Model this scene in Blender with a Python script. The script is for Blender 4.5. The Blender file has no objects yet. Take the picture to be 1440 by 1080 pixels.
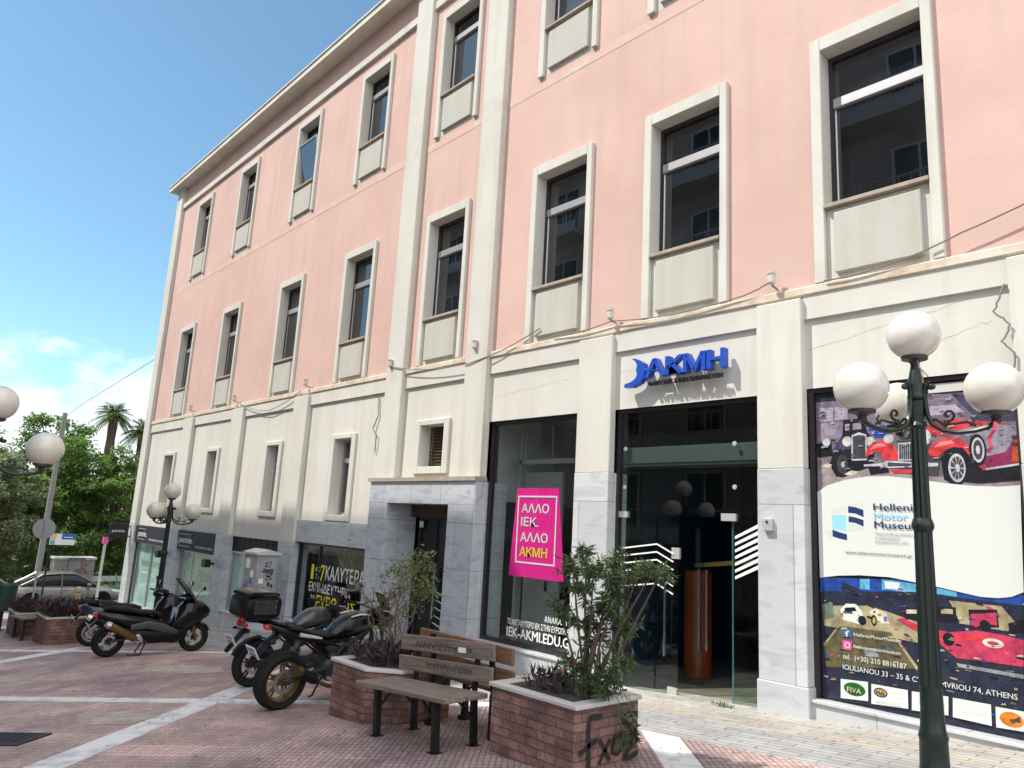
import bpy, math, random
from math import sin, cos, pi, radians, sqrt, atan2
from mathutils import Vector, Matrix
R_ = random.Random(7)
scene = bpy.context.scene
COL = scene.collection

# ------------------------------------------------------------ camera, sky, sun, exposure
cam_d = bpy.data.cameras.new('camera'); cam = bpy.data.objects.new('camera', cam_d); COL.objects.link(cam)
cam_d.sensor_width = 36; cam_d.lens = 25.9179; cam_d.clip_start = .05; cam_d.clip_end = 2000
_r, _u, _f = Vector((0.675661, 0.735236, 0.053946)), Vector((0.103341, -0.166912, 0.980541)), Vector((-0.729934, 0.656938, 0.188756))
cam.matrix_world = Matrix(((_r.x, _u.x, -_f.x, 0), (_r.y, _u.y, -_f.y, 0), (_r.z, _u.z, -_f.z, 1.5), (0, 0, 0, 1)))
scene.camera = cam

SUN_DIR = Vector((.45, .59, -1.0)).normalized()          # the way the light travels
SKY_FILL = 12.5
w = bpy.data.worlds.new('World'); scene.world = w; w.use_nodes = True
nt = w.node_tree; nt.nodes.clear()
out = nt.nodes.new('ShaderNodeOutputWorld'); bg = nt.nodes.new('ShaderNodeBackground')
sky = nt.nodes.new('ShaderNodeTexSky'); sky.sky_type = 'NISHITA'; sky.sun_disc = False
sky.sun_elevation = math.asin(-SUN_DIR.z); sky.sun_rotation = atan2(-SUN_DIR.x, -SUN_DIR.y)
sky.air_density = .75; sky.dust_density = 0.35; sky.ozone_density = 1.3; sky.altitude = 0
bg.inputs['Strength'].default_value = .13
tc = nt.nodes.new('ShaderNodeTexCoord'); sep = nt.nodes.new('ShaderNodeSeparateXYZ')
nt.links.new(tc.outputs['Generated'], sep.inputs[0])
mp = nt.nodes.new('ShaderNodeMapping'); mp.inputs['Scale'].default_value = (7, 7, 13)
nz = nt.nodes.new('ShaderNodeTexNoise'); nz.inputs['Scale'].default_value = 1.0; nz.inputs['Detail'].default_value = 9; nz.inputs['Roughness'].default_value = .58
nt.links.new(tc.outputs['Generated'], mp.inputs[0]); nt.links.new(mp.outputs[0], nz.inputs['Vector'])
hr = nt.nodes.new('ShaderNodeMapRange'); hr.inputs['From Min'].default_value = .02; hr.inputs['From Max'].default_value = .27
hr.inputs['To Min'].default_value = .46; hr.inputs['To Max'].default_value = -.30
nt.links.new(sep.outputs['Z'], hr.inputs['Value'])
ad = nt.nodes.new('ShaderNodeMath'); ad.operation = 'ADD'
nt.links.new(nz.outputs['Fac'], ad.inputs[0]); nt.links.new(hr.outputs[0], ad.inputs[1])
cr = nt.nodes.new('ShaderNodeMapRange'); cr.interpolation_type = 'SMOOTHSTEP'
cr.inputs['From Min'].default_value = .47; cr.inputs['From Max'].default_value = .68; cr.inputs['To Max'].default_value = .85
nt.links.new(ad.outputs[0], cr.inputs['Value'])
mx = nt.nodes.new('ShaderNodeMix'); mx.data_type = 'RGBA'; mx.inputs[7].default_value = (6.0, 6.2, 6.6, 1)
tint = nt.nodes.new('ShaderNodeMix'); tint.data_type = 'RGBA'; tint.blend_type = 'MULTIPLY'; tint.inputs[0].default_value = 1; tint.inputs[7].default_value = (.93, 1.13, 1.02, 1); nt.links.new(sky.outputs[0], tint.inputs[6])
nt.links.new(cr.outputs[0], mx.inputs[0]); nt.links.new(tint.outputs[2], mx.inputs[6])
# added unseen glow overhead and to the east, lifting the fill in the shade
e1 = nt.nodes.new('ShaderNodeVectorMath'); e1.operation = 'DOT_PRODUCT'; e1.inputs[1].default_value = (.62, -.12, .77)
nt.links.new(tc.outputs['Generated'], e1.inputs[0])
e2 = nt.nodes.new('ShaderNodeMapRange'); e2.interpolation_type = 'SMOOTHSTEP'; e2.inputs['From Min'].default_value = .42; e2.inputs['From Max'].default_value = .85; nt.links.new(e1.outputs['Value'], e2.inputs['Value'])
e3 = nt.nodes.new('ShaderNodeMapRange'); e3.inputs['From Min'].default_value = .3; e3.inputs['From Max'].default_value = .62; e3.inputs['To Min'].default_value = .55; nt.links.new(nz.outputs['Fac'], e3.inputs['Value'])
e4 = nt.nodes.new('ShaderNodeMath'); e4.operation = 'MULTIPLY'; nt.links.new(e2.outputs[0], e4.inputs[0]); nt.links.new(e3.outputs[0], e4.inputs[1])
mx2 = nt.nodes.new('ShaderNodeMix'); mx2.data_type = 'RGBA'; mx2.inputs[7].default_value = (SKY_FILL, SKY_FILL, SKY_FILL * 1.03, 1)
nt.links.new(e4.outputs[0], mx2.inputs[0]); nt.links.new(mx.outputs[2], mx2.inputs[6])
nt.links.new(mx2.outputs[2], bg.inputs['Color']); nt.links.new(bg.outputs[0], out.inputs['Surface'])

sl = bpy.data.lights.new('sun', 'SUN'); sl.energy = 3.5; sl.angle = radians(.55); sl.color = (1, .95, .87)
so = bpy.data.objects.new('sun', sl); COL.objects.link(so); so.location = (-20, -20, 40)
so.rotation_euler = SUN_DIR.to_track_quat('-Z', 'Y').to_euler()
scene.view_settings.view_transform = 'Standard'; scene.view_settings.look = 'None'
scene.view_settings.exposure = .70; scene.view_settings.gamma = 1
try:
    scene.cycles.max_bounces = 8; scene.cycles.transparent_max_bounces = 12
except Exception: pass

# ------------------------------------------------------------ materials
MATS = {}
def mat(name, col, rough=.6, metal=0, var=0, vscale=3, col2=None, bump=0, bscale=40, spec=.5, coords='Object', coat=0, stretch=(1, 1, 1), detail=6, lo=.35, hi=.65, ao=None, trans=0):
    m = bpy.data.materials.new(name); m.use_nodes = True; n = m.node_tree; b = n.nodes['Principled BSDF']
    b.inputs['Base Color'].default_value = (*col, 1); b.inputs['Roughness'].default_value = rough; b.inputs['Metallic'].default_value = metal
    b.inputs['Specular IOR Level'].default_value = spec
    if coat: b.inputs['Coat Weight'].default_value = coat; b.inputs['Coat Roughness'].default_value = .06
    if var or col2 or bump:
        t = n.nodes.new('ShaderNodeTexCoord'); mpn = n.nodes.new('ShaderNodeMapping'); mpn.inputs['Scale'].default_value = stretch
        n.links.new(t.outputs[coords], mpn.inputs[0])
    if var or col2:
        z = n.nodes.new('ShaderNodeTexNoise'); z.inputs['Scale'].default_value = vscale; z.inputs['Detail'].default_value = detail; z.inputs['Roughness'].default_value = .62
        n.links.new(mpn.outputs[0], z.inputs['Vector'])
        r = n.nodes.new('ShaderNodeValToRGB'); r.color_ramp.elements[0].position = lo; r.color_ramp.elements[1].position = hi
        c2 = col2 or tuple(max(0, c * (1 - var)) for c in col)
        r.color_ramp.elements[0].color = (*c2, 1); r.color_ramp.elements[1].color = (*col, 1)
        n.links.new(z.outputs['Fac'], r.inputs[0]); n.links.new(r.outputs[0], b.inputs['Base Color'])
    if bump:
        z2 = n.nodes.new('ShaderNodeTexNoise'); z2.inputs['Scale'].default_value = bscale; z2.inputs['Detail'].default_value = 5
        n.links.new(mpn.outputs[0], z2.inputs['Vector'])
        bp = n.nodes.new('ShaderNodeBump'); bp.inputs['Strength'].default_value = bump; bp.inputs['Distance'].default_value = .02
        n.links.new(z2.outputs['Fac'], bp.inputs['Height']); n.links.new(bp.outputs[0], b.inputs['Normal'])
    MATS[name] = m
    return m

def nd(n, t, **kw):
    x = n.nodes.new(t)
    for k, v in kw.items(): setattr(x, k, v)
    return x

def plaster(name, base, dark, streak, grime_z=None, crack=True):
    """rough painted render: broad mottling, vertical run-off streaks, stains close to given heights, hairline cracks"""
    m = bpy.data.materials.new(name); m.use_nodes = True; n = m.node_tree; b = n.nodes['Principled BSDF']; L = n.links.new
    b.inputs['Roughness'].default_value = .88; b.inputs['Specular IOR Level'].default_value = .25
    t = nd(n, 'ShaderNodeTexCoord')
    z = nd(n, 'ShaderNodeTexNoise'); z.inputs['Scale'].default_value = .55; z.inputs['Detail'].default_value = 8; z.inputs['Roughness'].default_value = .65
    L(t.outputs['Object'], z.inputs['Vector'])
    r = nd(n, 'ShaderNodeValToRGB'); r.color_ramp.elements[0].position = .34; r.color_ramp.elements[1].position = .62
    r.color_ramp.elements[0].color = (*dark, 1); r.color_ramp.elements[1].color = (*base, 1); L(z.outputs['Fac'], r.inputs[0])
    mpn = nd(n, 'ShaderNodeMapping'); mpn.inputs['Scale'].default_value = (3.2, 3.2, .22); L(t.outputs['Object'], mpn.inputs[0])
    s = nd(n, 'ShaderNodeTexNoise'); s.inputs['Scale'].default_value = 1.3; s.inputs['Detail'].default_value = 7; L(mpn.outputs[0], s.inputs['Vector'])
    sr = nd(n, 'ShaderNodeMapRange'); sr.inputs['From Min'].default_value = .5; sr.inputs['From Max'].default_value = .78; sr.inputs['To Max'].default_value = .7
    L(s.outputs['Fac'], sr.inputs['Value'])
    fac = sr.outputs[0]
    if grime_z:
        sp = nd(n, 'ShaderNodeSeparateXYZ'); L(t.outputs['Object'], sp.inputs[0])
        for zc, wd, amt in grime_z:
            su = nd(n, 'ShaderNodeMath', operation='SUBTRACT'); L(sp.outputs['Z'], su.inputs[0]); su.inputs[1].default_value = zc
            ab = nd(n, 'ShaderNodeMath', operation='ABSOLUTE'); L(su.outputs[0], ab.inputs[0])
            mr = nd(n, 'ShaderNodeMapRange'); mr.inputs['From Max'].default_value = wd; mr.inputs['To Min'].default_value = amt; mr.inputs['To Max'].default_value = 0
            L(ab.outputs[0], mr.inputs['Value'])
            z3 = nd(n, 'ShaderNodeTexNoise'); z3.inputs['Scale'].default_value = 2.3; z3.inputs['Detail'].default_value = 8; L(t.outputs['Object'], z3.inputs['Vector'])
            z4 = nd(n, 'ShaderNodeMapRange'); z4.inputs['From Min'].default_value = .42; z4.inputs['From Max'].default_value = .62; L(z3.outputs['Fac'], z4.inputs['Value'])
            mu = nd(n, 'ShaderNodeMath', operation='MULTIPLY'); L(mr.outputs[0], mu.inputs[0]); L(z4.outputs[0], mu.inputs[1])
            mxx = nd(n, 'ShaderNodeMath', operation='MAXIMUM'); L(fac, mxx.inputs[0]); L(mu.outputs[0], mxx.inputs[1]); fac = mxx.outputs[0]
    mm = nd(n, 'ShaderNodeMix', data_type='RGBA'); mm.inputs[7].default_value = (*streak, 1)
    L(fac, mm.inputs[0]); L(r.outputs[0], mm.inputs[6])
    L(mm.outputs[2], b.inputs['Base Color'])
    z2 = nd(n, 'ShaderNodeTexNoise'); z2.inputs['Scale'].default_value = 22; z2.inputs['Detail'].default_value = 6; L(t.outputs['Object'], z2.inputs['Vector'])
    z5 = nd(n, 'ShaderNodeTexNoise'); z5.inputs['Scale'].default_value = 1.6; z5.inputs['Detail'].default_value = 3; L(t.outputs['Object'], z5.inputs['Vector'])
    am = nd(n, 'ShaderNodeMath', operation='MULTIPLY_ADD'); am.inputs[1].default_value = 2.0; L(z5.outputs['Fac'], am.inputs[0]); L(z2.outputs['Fac'], am.inputs[2])
    bp = nd(n, 'ShaderNodeBump'); bp.inputs['Strength'].default_value = .16; bp.inputs['Distance'].default_value = .012
    L(am.outputs[0], bp.inputs['Height']); L(bp.outputs[0], b.inputs['Normal'])
    MATS[name] = m; return m

def marble(name, base, vein, rough=.35, scale=1.0, rot=.6, slab=None):
    m = bpy.data.materials.new(name); m.use_nodes = True; n = m.node_tree; b = n.nodes['Principled BSDF']; L = n.links.new
    b.inputs['Roughness'].default_value = rough; b.inputs['Specular IOR Level'].default_value = .4
    t = nd(n, 'ShaderNodeTexCoord'); mpn = nd(n, 'ShaderNodeMapping'); mpn.inputs['Rotation'].default_value = (0, rot, 0); mpn.inputs['Scale'].default_value = (scale, scale, scale * 3.2)
    L(t.outputs['Object'], mpn.inputs[0])
    z = nd(n, 'ShaderNodeTexNoise'); z.inputs['Scale'].default_value = 2.2; z.inputs['Detail'].default_value = 10; z.inputs['Roughness'].default_value = .6; z.inputs['Distortion'].default_value = .8
    L(mpn.outputs[0], z.inputs['Vector'])
    r = nd(n, 'ShaderNodeValToRGB'); e = r.color_ramp.elements; e[0].position = .36; e[0].color = (*vein, 1); e[1].position = .52; e[1].color = (*base, 1)
    x = e.new(.75); x.color = tuple(c * .9 for c in base) + (1,)
    L(z.outputs['Fac'], r.inputs[0]); col = r.outputs[0]
    if slab:
        br = nd(n, 'ShaderNodeTexBrick'); br.inputs['Scale'].default_value = 1; br.inputs['Brick Width'].default_value = slab[0]; br.inputs['Row Height'].default_value = slab[1]
        br.inputs['Mortar Size'].default_value = .006; br.inputs['Color1'].default_value = (1, 1, 1, 1); br.inputs['Color2'].default_value = (.84, .85, .87, 1); br.inputs['Mortar'].default_value = (.5, .5, .5, 1)
        uvn = nd(n, 'ShaderNodeTexCoord'); L(uvn.outputs['UV'], br.inputs['Vector'])
        mm = nd(n, 'ShaderNodeMix', data_type='RGBA', blend_type='MULTIPLY'); mm.inputs[0].default_value = 1; L(col, mm.inputs[6]); L(br.outputs['Color'], mm.inputs[7]); col = mm.outputs[2]
    L(col, b.inputs['Base Color']); MATS[name] = m; return m

def glass(name, tint=(.9, .95, .95), refl=.05, rough=.0):
    m = bpy.data.materials.new(name); m.use_nodes = True; n = m.node_tree; n.nodes.clear(); L = n.links.new
    o = nd(n, 'ShaderNodeOutputMaterial'); mx = nd(n, 'ShaderNodeMixShader'); tr = nd(n, 'ShaderNodeBsdfTransparent'); gl = nd(n, 'ShaderNodeBsdfGlossy')
    tr.inputs[0].default_value = (*tint, 1); gl.inputs['Roughness'].default_value = rough
    # Schlick reflectance, the same from either side of a thin pane
    lw = nd(n, 'ShaderNodeLayerWeight'); lw.inputs['Blend'].default_value = .5
    pw = nd(n, 'ShaderNodeMath', operation='POWER'); pw.inputs[1].default_value = 5; L(lw.outputs['Facing'], pw.inputs[0])
    fr = nd(n, 'ShaderNodeMath', operation='MULTIPLY_ADD'); fr.inputs[1].default_value = 1 - refl; fr.inputs[2].default_value = refl; L(pw.outputs[0], fr.inputs[0])
    L(fr.outputs[0], mx.inputs[0]); L(tr.outputs[0], mx.inputs[1]); L(gl.outputs[0], mx.inputs[2]); L(mx.outputs[0], o.inputs[0])
    MATS[name] = m; return m

def brickmat(name, c1, c2, mortar, bw=.2, rh=.07, ms=.008, bump=.6, rough=.85, dirt=None, squash=1):
    m = bpy.data.materials.new(name); m.use_nodes = True; n = m.node_tree; b = n.nodes['Principled BSDF']; L = n.links.new
    b.inputs['Roughness'].default_value = rough; b.inputs['Specular IOR Level'].default_value = .25
    t = nd(n, 'ShaderNodeTexCoord'); z0 = nd(n, 'ShaderNodeTexNoise'); z0.inputs['Scale'].default_value = 9; z0.inputs['Detail'].default_value = 3; L(t.outputs['UV'], z0.inputs['Vector'])
    vm = nd(n, 'ShaderNodeVectorMath', operation='MULTIPLY_ADD'); vm.inputs[1].default_value = (.014, .014, .014); L(z0.outputs['Color'], vm.inputs[0]); L(t.outputs['UV'], vm.inputs[2])
    br = nd(n, 'ShaderNodeTexBrick'); br.inputs['Scale'].default_value = 1; br.inputs['Brick Width'].default_value = bw; br.inputs['Row Height'].default_value = rh
    br.inputs['Mortar Size'].default_value = ms; br.inputs['Mortar Smooth'].default_value = .4; br.inputs['Color1'].default_value = (*c1, 1); br.inputs['Color2'].default_value = (*c2, 1); br.inputs['Mortar'].default_value = (*mortar, 1)
    br.offset_frequency = 2; br.offset = .43; br.inputs['Bias'].default_value = -.1
    L(vm.outputs[0], br.inputs['Vector'])
    z = nd(n, 'ShaderNodeTexNoise'); z.inputs['Scale'].default_value = 5; z.inputs['Detail'].default_value = 9; L(t.outputs['Object'], z.inputs['Vector'])
    rr = nd(n, 'ShaderNodeValToRGB'); rr.color_ramp.elements[0].position = .3; rr.color_ramp.elements[1].position = .7; rr.color_ramp.elements[0].color = (.55, .52, .5, 1); rr.color_ramp.elements[1].color = (1.12, 1.08, 1.05, 1)
    L(z.outputs['Fac'], rr.inputs[0])
    mm = nd(n, 'ShaderNodeMix', data_type='RGBA', blend_type='MULTIPLY'); mm.inputs[0].default_value = 1; L(br.outputs['Color'], mm.inputs[6]); L(rr.outputs[0], mm.inputs[7]); L(mm.outputs[2], b.inputs['Base Color'])
    zz = nd(n, 'ShaderNodeTexNoise'); zz.inputs['Scale'].default_value = 30; zz.inputs['Detail'].default_value = 6; L(t.outputs['Object'], zz.inputs['Vector'])
    inv = nd(n, 'ShaderNodeMath', operation='MULTIPLY_ADD'); inv.inputs[1].default_value = -1.6; L(br.outputs['Fac'], inv.inputs[0]); L(zz.outputs['Fac'], inv.inputs[2])
    bp = nd(n, 'ShaderNodeBump'); bp.inputs['Strength'].default_value = bump; bp.inputs['Distance'].default_value = .02; L(inv.outputs[0], bp.inputs['Height']); L(bp.outputs[0], b.inputs['Normal'])
    MATS[name] = m; return m

# ------------------------------------------------------------ mesh builder
class MB:
    def __init__(s): s.v = []; s.f = []; s.m = None
    def add(s, vs, fs):
        k = len(s.v)
        if s.m is not None: vs = [tuple(s.m @ Vector(p)) for p in vs]
        s.v.extend([tuple(p) for p in vs]); s.f.extend([tuple(i + k for i in f) for f in fs]); return s
    def box(s, x0, y0, z0, x1, y1, z1):
        return s.add([(x0, y0, z0), (x1, y0, z0), (x1, y1, z0), (x0, y1, z0), (x0, y0, z1), (x1, y0, z1), (x1, y1, z1), (x0, y1, z1)],
                     [(0, 3, 2, 1), (4, 5, 6, 7), (0, 1, 5, 4), (1, 2, 6, 5), (2, 3, 7, 6), (3, 0, 4, 7)])
    def quad(s, a, b, c, d): return s.add([a, b, c, d], [(0, 1, 2, 3)])
    def poly(s, pts): return s.add(pts, [tuple(range(len(pts)))])
    def prism(s, pts, off):
        """planar outline pushed along the vector off"""
        n = len(pts); o = Vector(off); q = [Vector(p) + o for p in pts]
        return s.add(list(pts) + [tuple(p) for p in q], [tuple(range(n))[::-1], tuple(range(n, 2 * n))] + [(i, (i + 1) % n, n + (i + 1) % n, n + i) for i in range(n)])
    def bar(s, a, b, w, h=None):
        a, b = Vector(a), Vector(b); d = (b - a); h = h or w
        q = d.to_track_quat('X', 'Z').to_matrix(); L = d.length; vs = []
        for x in (0, L):
            for (yy, zz) in ((-w / 2, -h / 2), (w / 2, -h / 2), (w / 2, h / 2), (-w / 2, h / 2)): vs.append(a + q @ Vector((x, yy, zz)))
        return s.add(vs, [(3, 2, 1, 0), (4, 5, 6, 7), (0, 1, 5, 4), (1, 2, 6, 5), (2, 3, 7, 6), (3, 0, 4, 7)])
    def tube(s, pts, r, n=8, cap=True):
        P = [Vector(p) for p in pts]; k = len(P); rs = r if isinstance(r, (list, tuple)) else [r] * k
        T = [(P[min(i + 1, k - 1)] - P[max(i - 1, 0)]).normalized() for i in range(k)]
        up = Vector((0, 0, 1)) if abs(T[0].z) < .9 else Vector((1, 0, 0)); nrm = (up - T[0] * up.dot(T[0])).normalized(); vs = []; fs = []
        for i in range(k):
            nrm = nrm - T[i] * nrm.dot(T[i]); nrm = nrm.normalized() if nrm.length > 1e-6 else T[i].orthogonal().normalized(); bi = T[i].cross(nrm)
            for j in range(n):
                a = 2 * pi * j / n; vs.append(P[i] + (nrm * cos(a) + bi * sin(a)) * rs[i])
        for i in range(k - 1):
            for j in range(n): fs.append((i * n + j, i * n + (j + 1) % n, (i + 1) * n + (j + 1) % n, (i + 1) * n + j))
        if cap: fs += [tuple(range(n))[::-1], tuple(range((k - 1) * n, k * n))]
        return s.add(vs, fs)
    def lathe(s, prof, c=(0, 0, 0), axis='z', n=20, closed=False):
        """prof: (radius, height) pairs turned about an axis through c"""
        c = Vector(c); vs = []; fs = []; k = len(prof)
        for (r, h) in prof:
            for j in range(n):
                a = 2 * pi * j / n; x, y = r * cos(a), r * sin(a)
                vs.append(c + (Vector((x, y, h)) if axis == 'z' else Vector((x, h, y)) if axis == 'y' else Vector((h, x, y))))
        for i in range(k - 1 + (1 if closed else 0)):
            for j in range(n): fs.append((i * n + j, i * n + (j + 1) % n, ((i + 1) % k) * n + (j + 1) % n, ((i + 1) % k) * n + j))
        if not closed:
            if prof[0][0] > 1e-4: fs.append(tuple(range(n))[::-1])
            if prof[-1][0] > 1e-4: fs.append(tuple(range((k - 1) * n, k * n)))
        return s.add(vs, fs)
    def sphere(s, c, r, n=24, sx=1, sy=1, sz=1):
        k = len(s.v); st = n // 2; pr = [(max(1e-5, sin(pi * i / st)) * r, -cos(pi * i / st) * r) for i in range(st + 1)]
        t = MB(); t.lathe(pr, (0, 0, 0), 'z', n); return s.add([(c[0] + p[0] * sx, c[1] + p[1] * sy, c[2] + p[2] * sz) for p in t.v], t.f)
    def loft(s, sec, n=16, p=2.6, axis='x', cap=True):
        """sections (x, zlow, zhigh, halfwidth[, ycentre]) as superellipse rings strung along x"""
        vs = []; fs = []; k = len(sec)
        for q in sec:
            x, z0, z1, hw = q[:4]; yc = q[4] if len(q) > 4 else 0
            for j in range(n):
                a = 2 * pi * j / n; ca, sa = cos(a), sin(a)
                y = yc + hw * math.copysign(abs(ca) ** (2 / p), ca); z = (z0 + z1) / 2 + (z1 - z0) / 2 * math.copysign(abs(sa) ** (2 / p), sa)
                vs.append((x, y, z))
        for i in range(k - 1):
            for j in range(n): fs.append((i * n + j, i * n + (j + 1) % n, (i + 1) * n + (j + 1) % n, (i + 1) * n + j))
        if cap: fs += [tuple(range(n)), tuple(range((k - 1) * n, k * n))[::-1]]
        return s.add(vs, fs)
    def build(s, name, material, parent=None, smooth=False, bevel=0, world=False, seg=2, subsurf=0):
        me = bpy.data.meshes.new(name); me.from_pydata(s.v, [], s.f); me.validate(); me.update()
        import bmesh
        bm = bmesh.new(); bm.from_mesh(me)
        if bevel: bmesh.ops.bevel(bm, geom=list(bm.edges), offset=bevel, segments=seg, affect='EDGES', profile=.6, clamp_overlap=True)
        if not s.__dict__.get('keepn'): bmesh.ops.recalc_face_normals(bm, faces=bm.faces)
        uv = bm.loops.layers.uv.new('UVMap')
        for f in bm.faces:
            nn = f.normal
            if abs(nn.z) > .7:
                for l in f.loops: l[uv].uv = (l.vert.co.x, l.vert.co.y)
            else:
                t = Vector((-nn.y, nn.x, 0)); t = t.normalized() if t.length > 1e-6 else Vector((1, 0, 0))
                for l in f.loops: l[uv].uv = (l.vert.co.dot(t), l.vert.co.z)
            f.smooth = smooth
        if smooth:
            for e in bm.edges:
                if len(e.link_faces) == 2 and e.calc_face_angle(0) > radians(40): e.smooth = False
        bm.to_mesh(me); bm.free()
        o = bpy.data.objects.new(name, me); COL.objects.link(o)
        if isinstance(material, str): material = MATS[material]
        me.materials.append(material)
        if parent is not None:
            o.parent = parent
            if world and parent.type == 'EMPTY': o.location = -parent.location
        if subsurf:
            md = o.modifiers.new('sub', 'SUBSURF'); md.levels = subsurf; md.render_levels = subsurf
        return o

def tag(o, label=None, cat=None, group=None, kind=None):
    if label: o['label'] = label
    if cat: o['category'] = cat
    if group: o['group'] = group
    if kind: o['kind'] = kind
    return o
def thing(name, label, cat, loc=(0, 0, 0), rz=0, group=None, scale=1):
    o = bpy.data.objects.new(name, None); COL.objects.link(o); o.empty_display_size = .2
    o.location = loc; o.rotation_euler = (0, 0, rz); o.scale = (scale,) * 3
    return tag(o, label, cat, group)
def copy_tree(o, parent=None):
    c = o.copy(); COL.objects.link(c)
    if parent: c.parent = parent
    for ch in list(o.children): copy_tree(ch, c)
    return c
FCACHE = {}
def text_mb(s, width, x, z, y, cap, bold=0, extrude=0, align='L', depth_dir=-1):
    """letters standing in the XZ plane, facing -y: left end x, baseline z, cap height cap, squeezed to a width"""
    c = bpy.data.curves.new('t', 'FONT'); c.body = s; c.size = 1; c.offset = bold if extrude else 0; c.extrude = 0; c.resolution_u = 3
    o = bpy.data.objects.new('t', c); COL.objects.link(o); dg = bpy.context.evaluated_depsgraph_get(); dg.update()
    me = bpy.data.meshes.new_from_object(o.evaluated_get(dg))
    V = [v.co.copy() for v in me.vertices]; F = [tuple(p.vertices) for p in me.polygons]
    bpy.data.objects.remove(o); bpy.data.curves.remove(c)
    x0 = min(v.x for v in V); x1 = max(v.x for v in V); k = cap / .73; kx = k if width is None else width / (x1 - x0)
    mb = MB()
    P = [(x + (v.x - x0) * kx, y, z + v.y * k) for v in V]
    if not extrude:
        for j, (dx, dz) in enumerate(((0, 0), (1, .3), (-1, -.3), (.4, -.9), (-.4, .9)) if bold else ((0, 0),)): mb.add([(p[0] + dx * bold * k, p[1] - j * .0002, p[2] + dz * bold * k) for p in P], F)
        mb.keepn = True; return mb
    # solid letters: front, back and rims
    n = len(P); cnt = {}
    for f in F:
        for i in range(len(f)):
            e = (f[i], f[(i + 1) % len(f)]); cnt[e] = cnt.get(e, 0) + 1
    sides = [(b_, a_, a_ + n, b_ + n) for (a_, b_) in cnt if (b_, a_) not in cnt]
    mb.add(P + [(p[0], p[1] + extrude, p[2]) for p in P], F + [tuple(i + n for i in f[::-1]) for f in F] + sides)
    mb.keepn = True; return mb

def zg(x):
    """street level: the whole street falls towards -x"""
    if x > -28: return .0744 * x - .015
    if x > -37: return -2.098 + .09 * (x + 28)
    return -2.908 + .05 * (x + 37) if x > -60 else -4.06
# ------------------------------------------------------------ material list
plaster('pink_render', (.62, .43, .375), (.56, .37, .32), (.48, .37, .31), [(4.7, .5, .35), (9.1, .35, .5), (12.5, .3, .3)])
plaster('cream_render', (.62, .605, .55), (.56, .545, .49), (.48, .45, .385), [(4.2, .5, .3), (2.3, .35, .25)])
plaster('trim_render', (.60, .59, .535), (.53, .52, .465), (.47, .42, .34), [(9.1, .3, .6), (4.4, .4, .5)])
plaster('panel_render', (.475, .47, .42), (.43, .42, .375), (.42, .38, .32))
mat('ledge_stone', (.61, .56, .47), .9, col2=(.50, .39, .27), vscale=3.2, bump=.5, bscale=14, lo=.36, hi=.58)
marble('white_marble', (.56, .57, .565), (.45, .465, .475), slab=(1.6, 1.9), scale=.8)
marble('grey_marble', (.50, .52, .545), (.37, .39, .42), slab=(.9, .75), rot=.75, scale=1.1)
mat('sill_stone', (.40, .33, .26), .8, var=.3, vscale=5)
mat('eave_paint', (.66, .64, .58), .8, var=.15, vscale=2, col2=(.55, .51, .43))
mat('dark_aluminium', (.045, .04, .045), .4, .4)
mat('grey_aluminium', (.42, .42, .43), .38, .5)
mat('pale_aluminium', (.55, .56, .56), .35, .4); mat('box_grey', (.13, .145, .145), .4, .3)
mat('steel', (.62, .62, .62), .22, 1)
mat('chrome', (.8, .8, .8), .08, 1)
glass('shop_glass', (.92, .95, .94), .04)
glass('door_glass', (.84, .90, .885), .04)
glass('clear_glass', (.9, .93, .93), .04)
mat('glass_edge', (.05, .16, .14), .1, spec=.8)
m_ = mat('upper_glass', (.010, .012, .016), .015, spec=1.0); n_ = m_.node_tree; b_ = n_.nodes['Principled BSDF']; b_.inputs['IOR'].default_value = 1.62
g_ = nd(n_, 'ShaderNodeNewGeometry'); z_ = nd(n_, 'ShaderNodeTexNoise'); z_.inputs['Scale'].default_value = .9; z_.inputs['Detail'].default_value = 2; n_.links.new(g_.outputs['Position'], z_.inputs['Vector'])
bp_ = nd(n_, 'ShaderNodeBump'); bp_.inputs['Strength'].default_value = .10; bp_.inputs['Distance'].default_value = .02; n_.links.new(z_.outputs['Fac'], bp_.inputs['Height']); n_.links.new(bp_.outputs[0], b_.inputs['Normal'])
z_ = nd(n_, 'ShaderNodeTexNoise'); z_.inputs['Scale'].default_value = .55; z_.inputs['Detail'].default_value = 4; n_.links.new(g_.outputs['Position'], z_.inputs['Vector']); r_ = nd(n_, 'ShaderNodeValToRGB'); r_.color_ramp.elements[0].position = .4; r_.color_ramp.elements[0].color = (.004, .005, .007, 1); r_.color_ramp.elements[1].position = .66; r_.color_ramp.elements[1].color = (.022, .027, .033, 1); n_.links.new(z_.outputs['Fac'], r_.inputs[0]); n_.links.new(r_.outputs[0], b_.inputs['Base Color'])
mat('black_sign', (.022, .023, .027), .6, spec=.25)
mat('white_print', (.82, .82, .80), .5)
mat('frosted_film', (.58, .78, .71), .45, var=.12, vscale=.6)
mat('frost_print', (.20, .32, .32), .6)
mat('blue_letter', (.012, .07, .42), .35)
mat('black_letter', (.02, .02, .03), .4)
mat('pink_card', (.86, .012, .30), .45)
mat('yellow_print', (.86, .72, .02), .5)
mat('grille_black', (.03, .03, .032), .5, .3)
mat('mesh_brown', (.10, .065, .04), .6)
mat('interior_grey', (.52, .56, .54), .8)
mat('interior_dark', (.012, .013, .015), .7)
mat('interior_floor', (.16, .155, .15), .3)
mat('interior_blue', (.008, .038, .075), .5)
mat('orange_lacquer', (.42, .065, .012), .3, coat=.4)
mat('gold_strip', (.60, .43, .12), .4)
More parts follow.
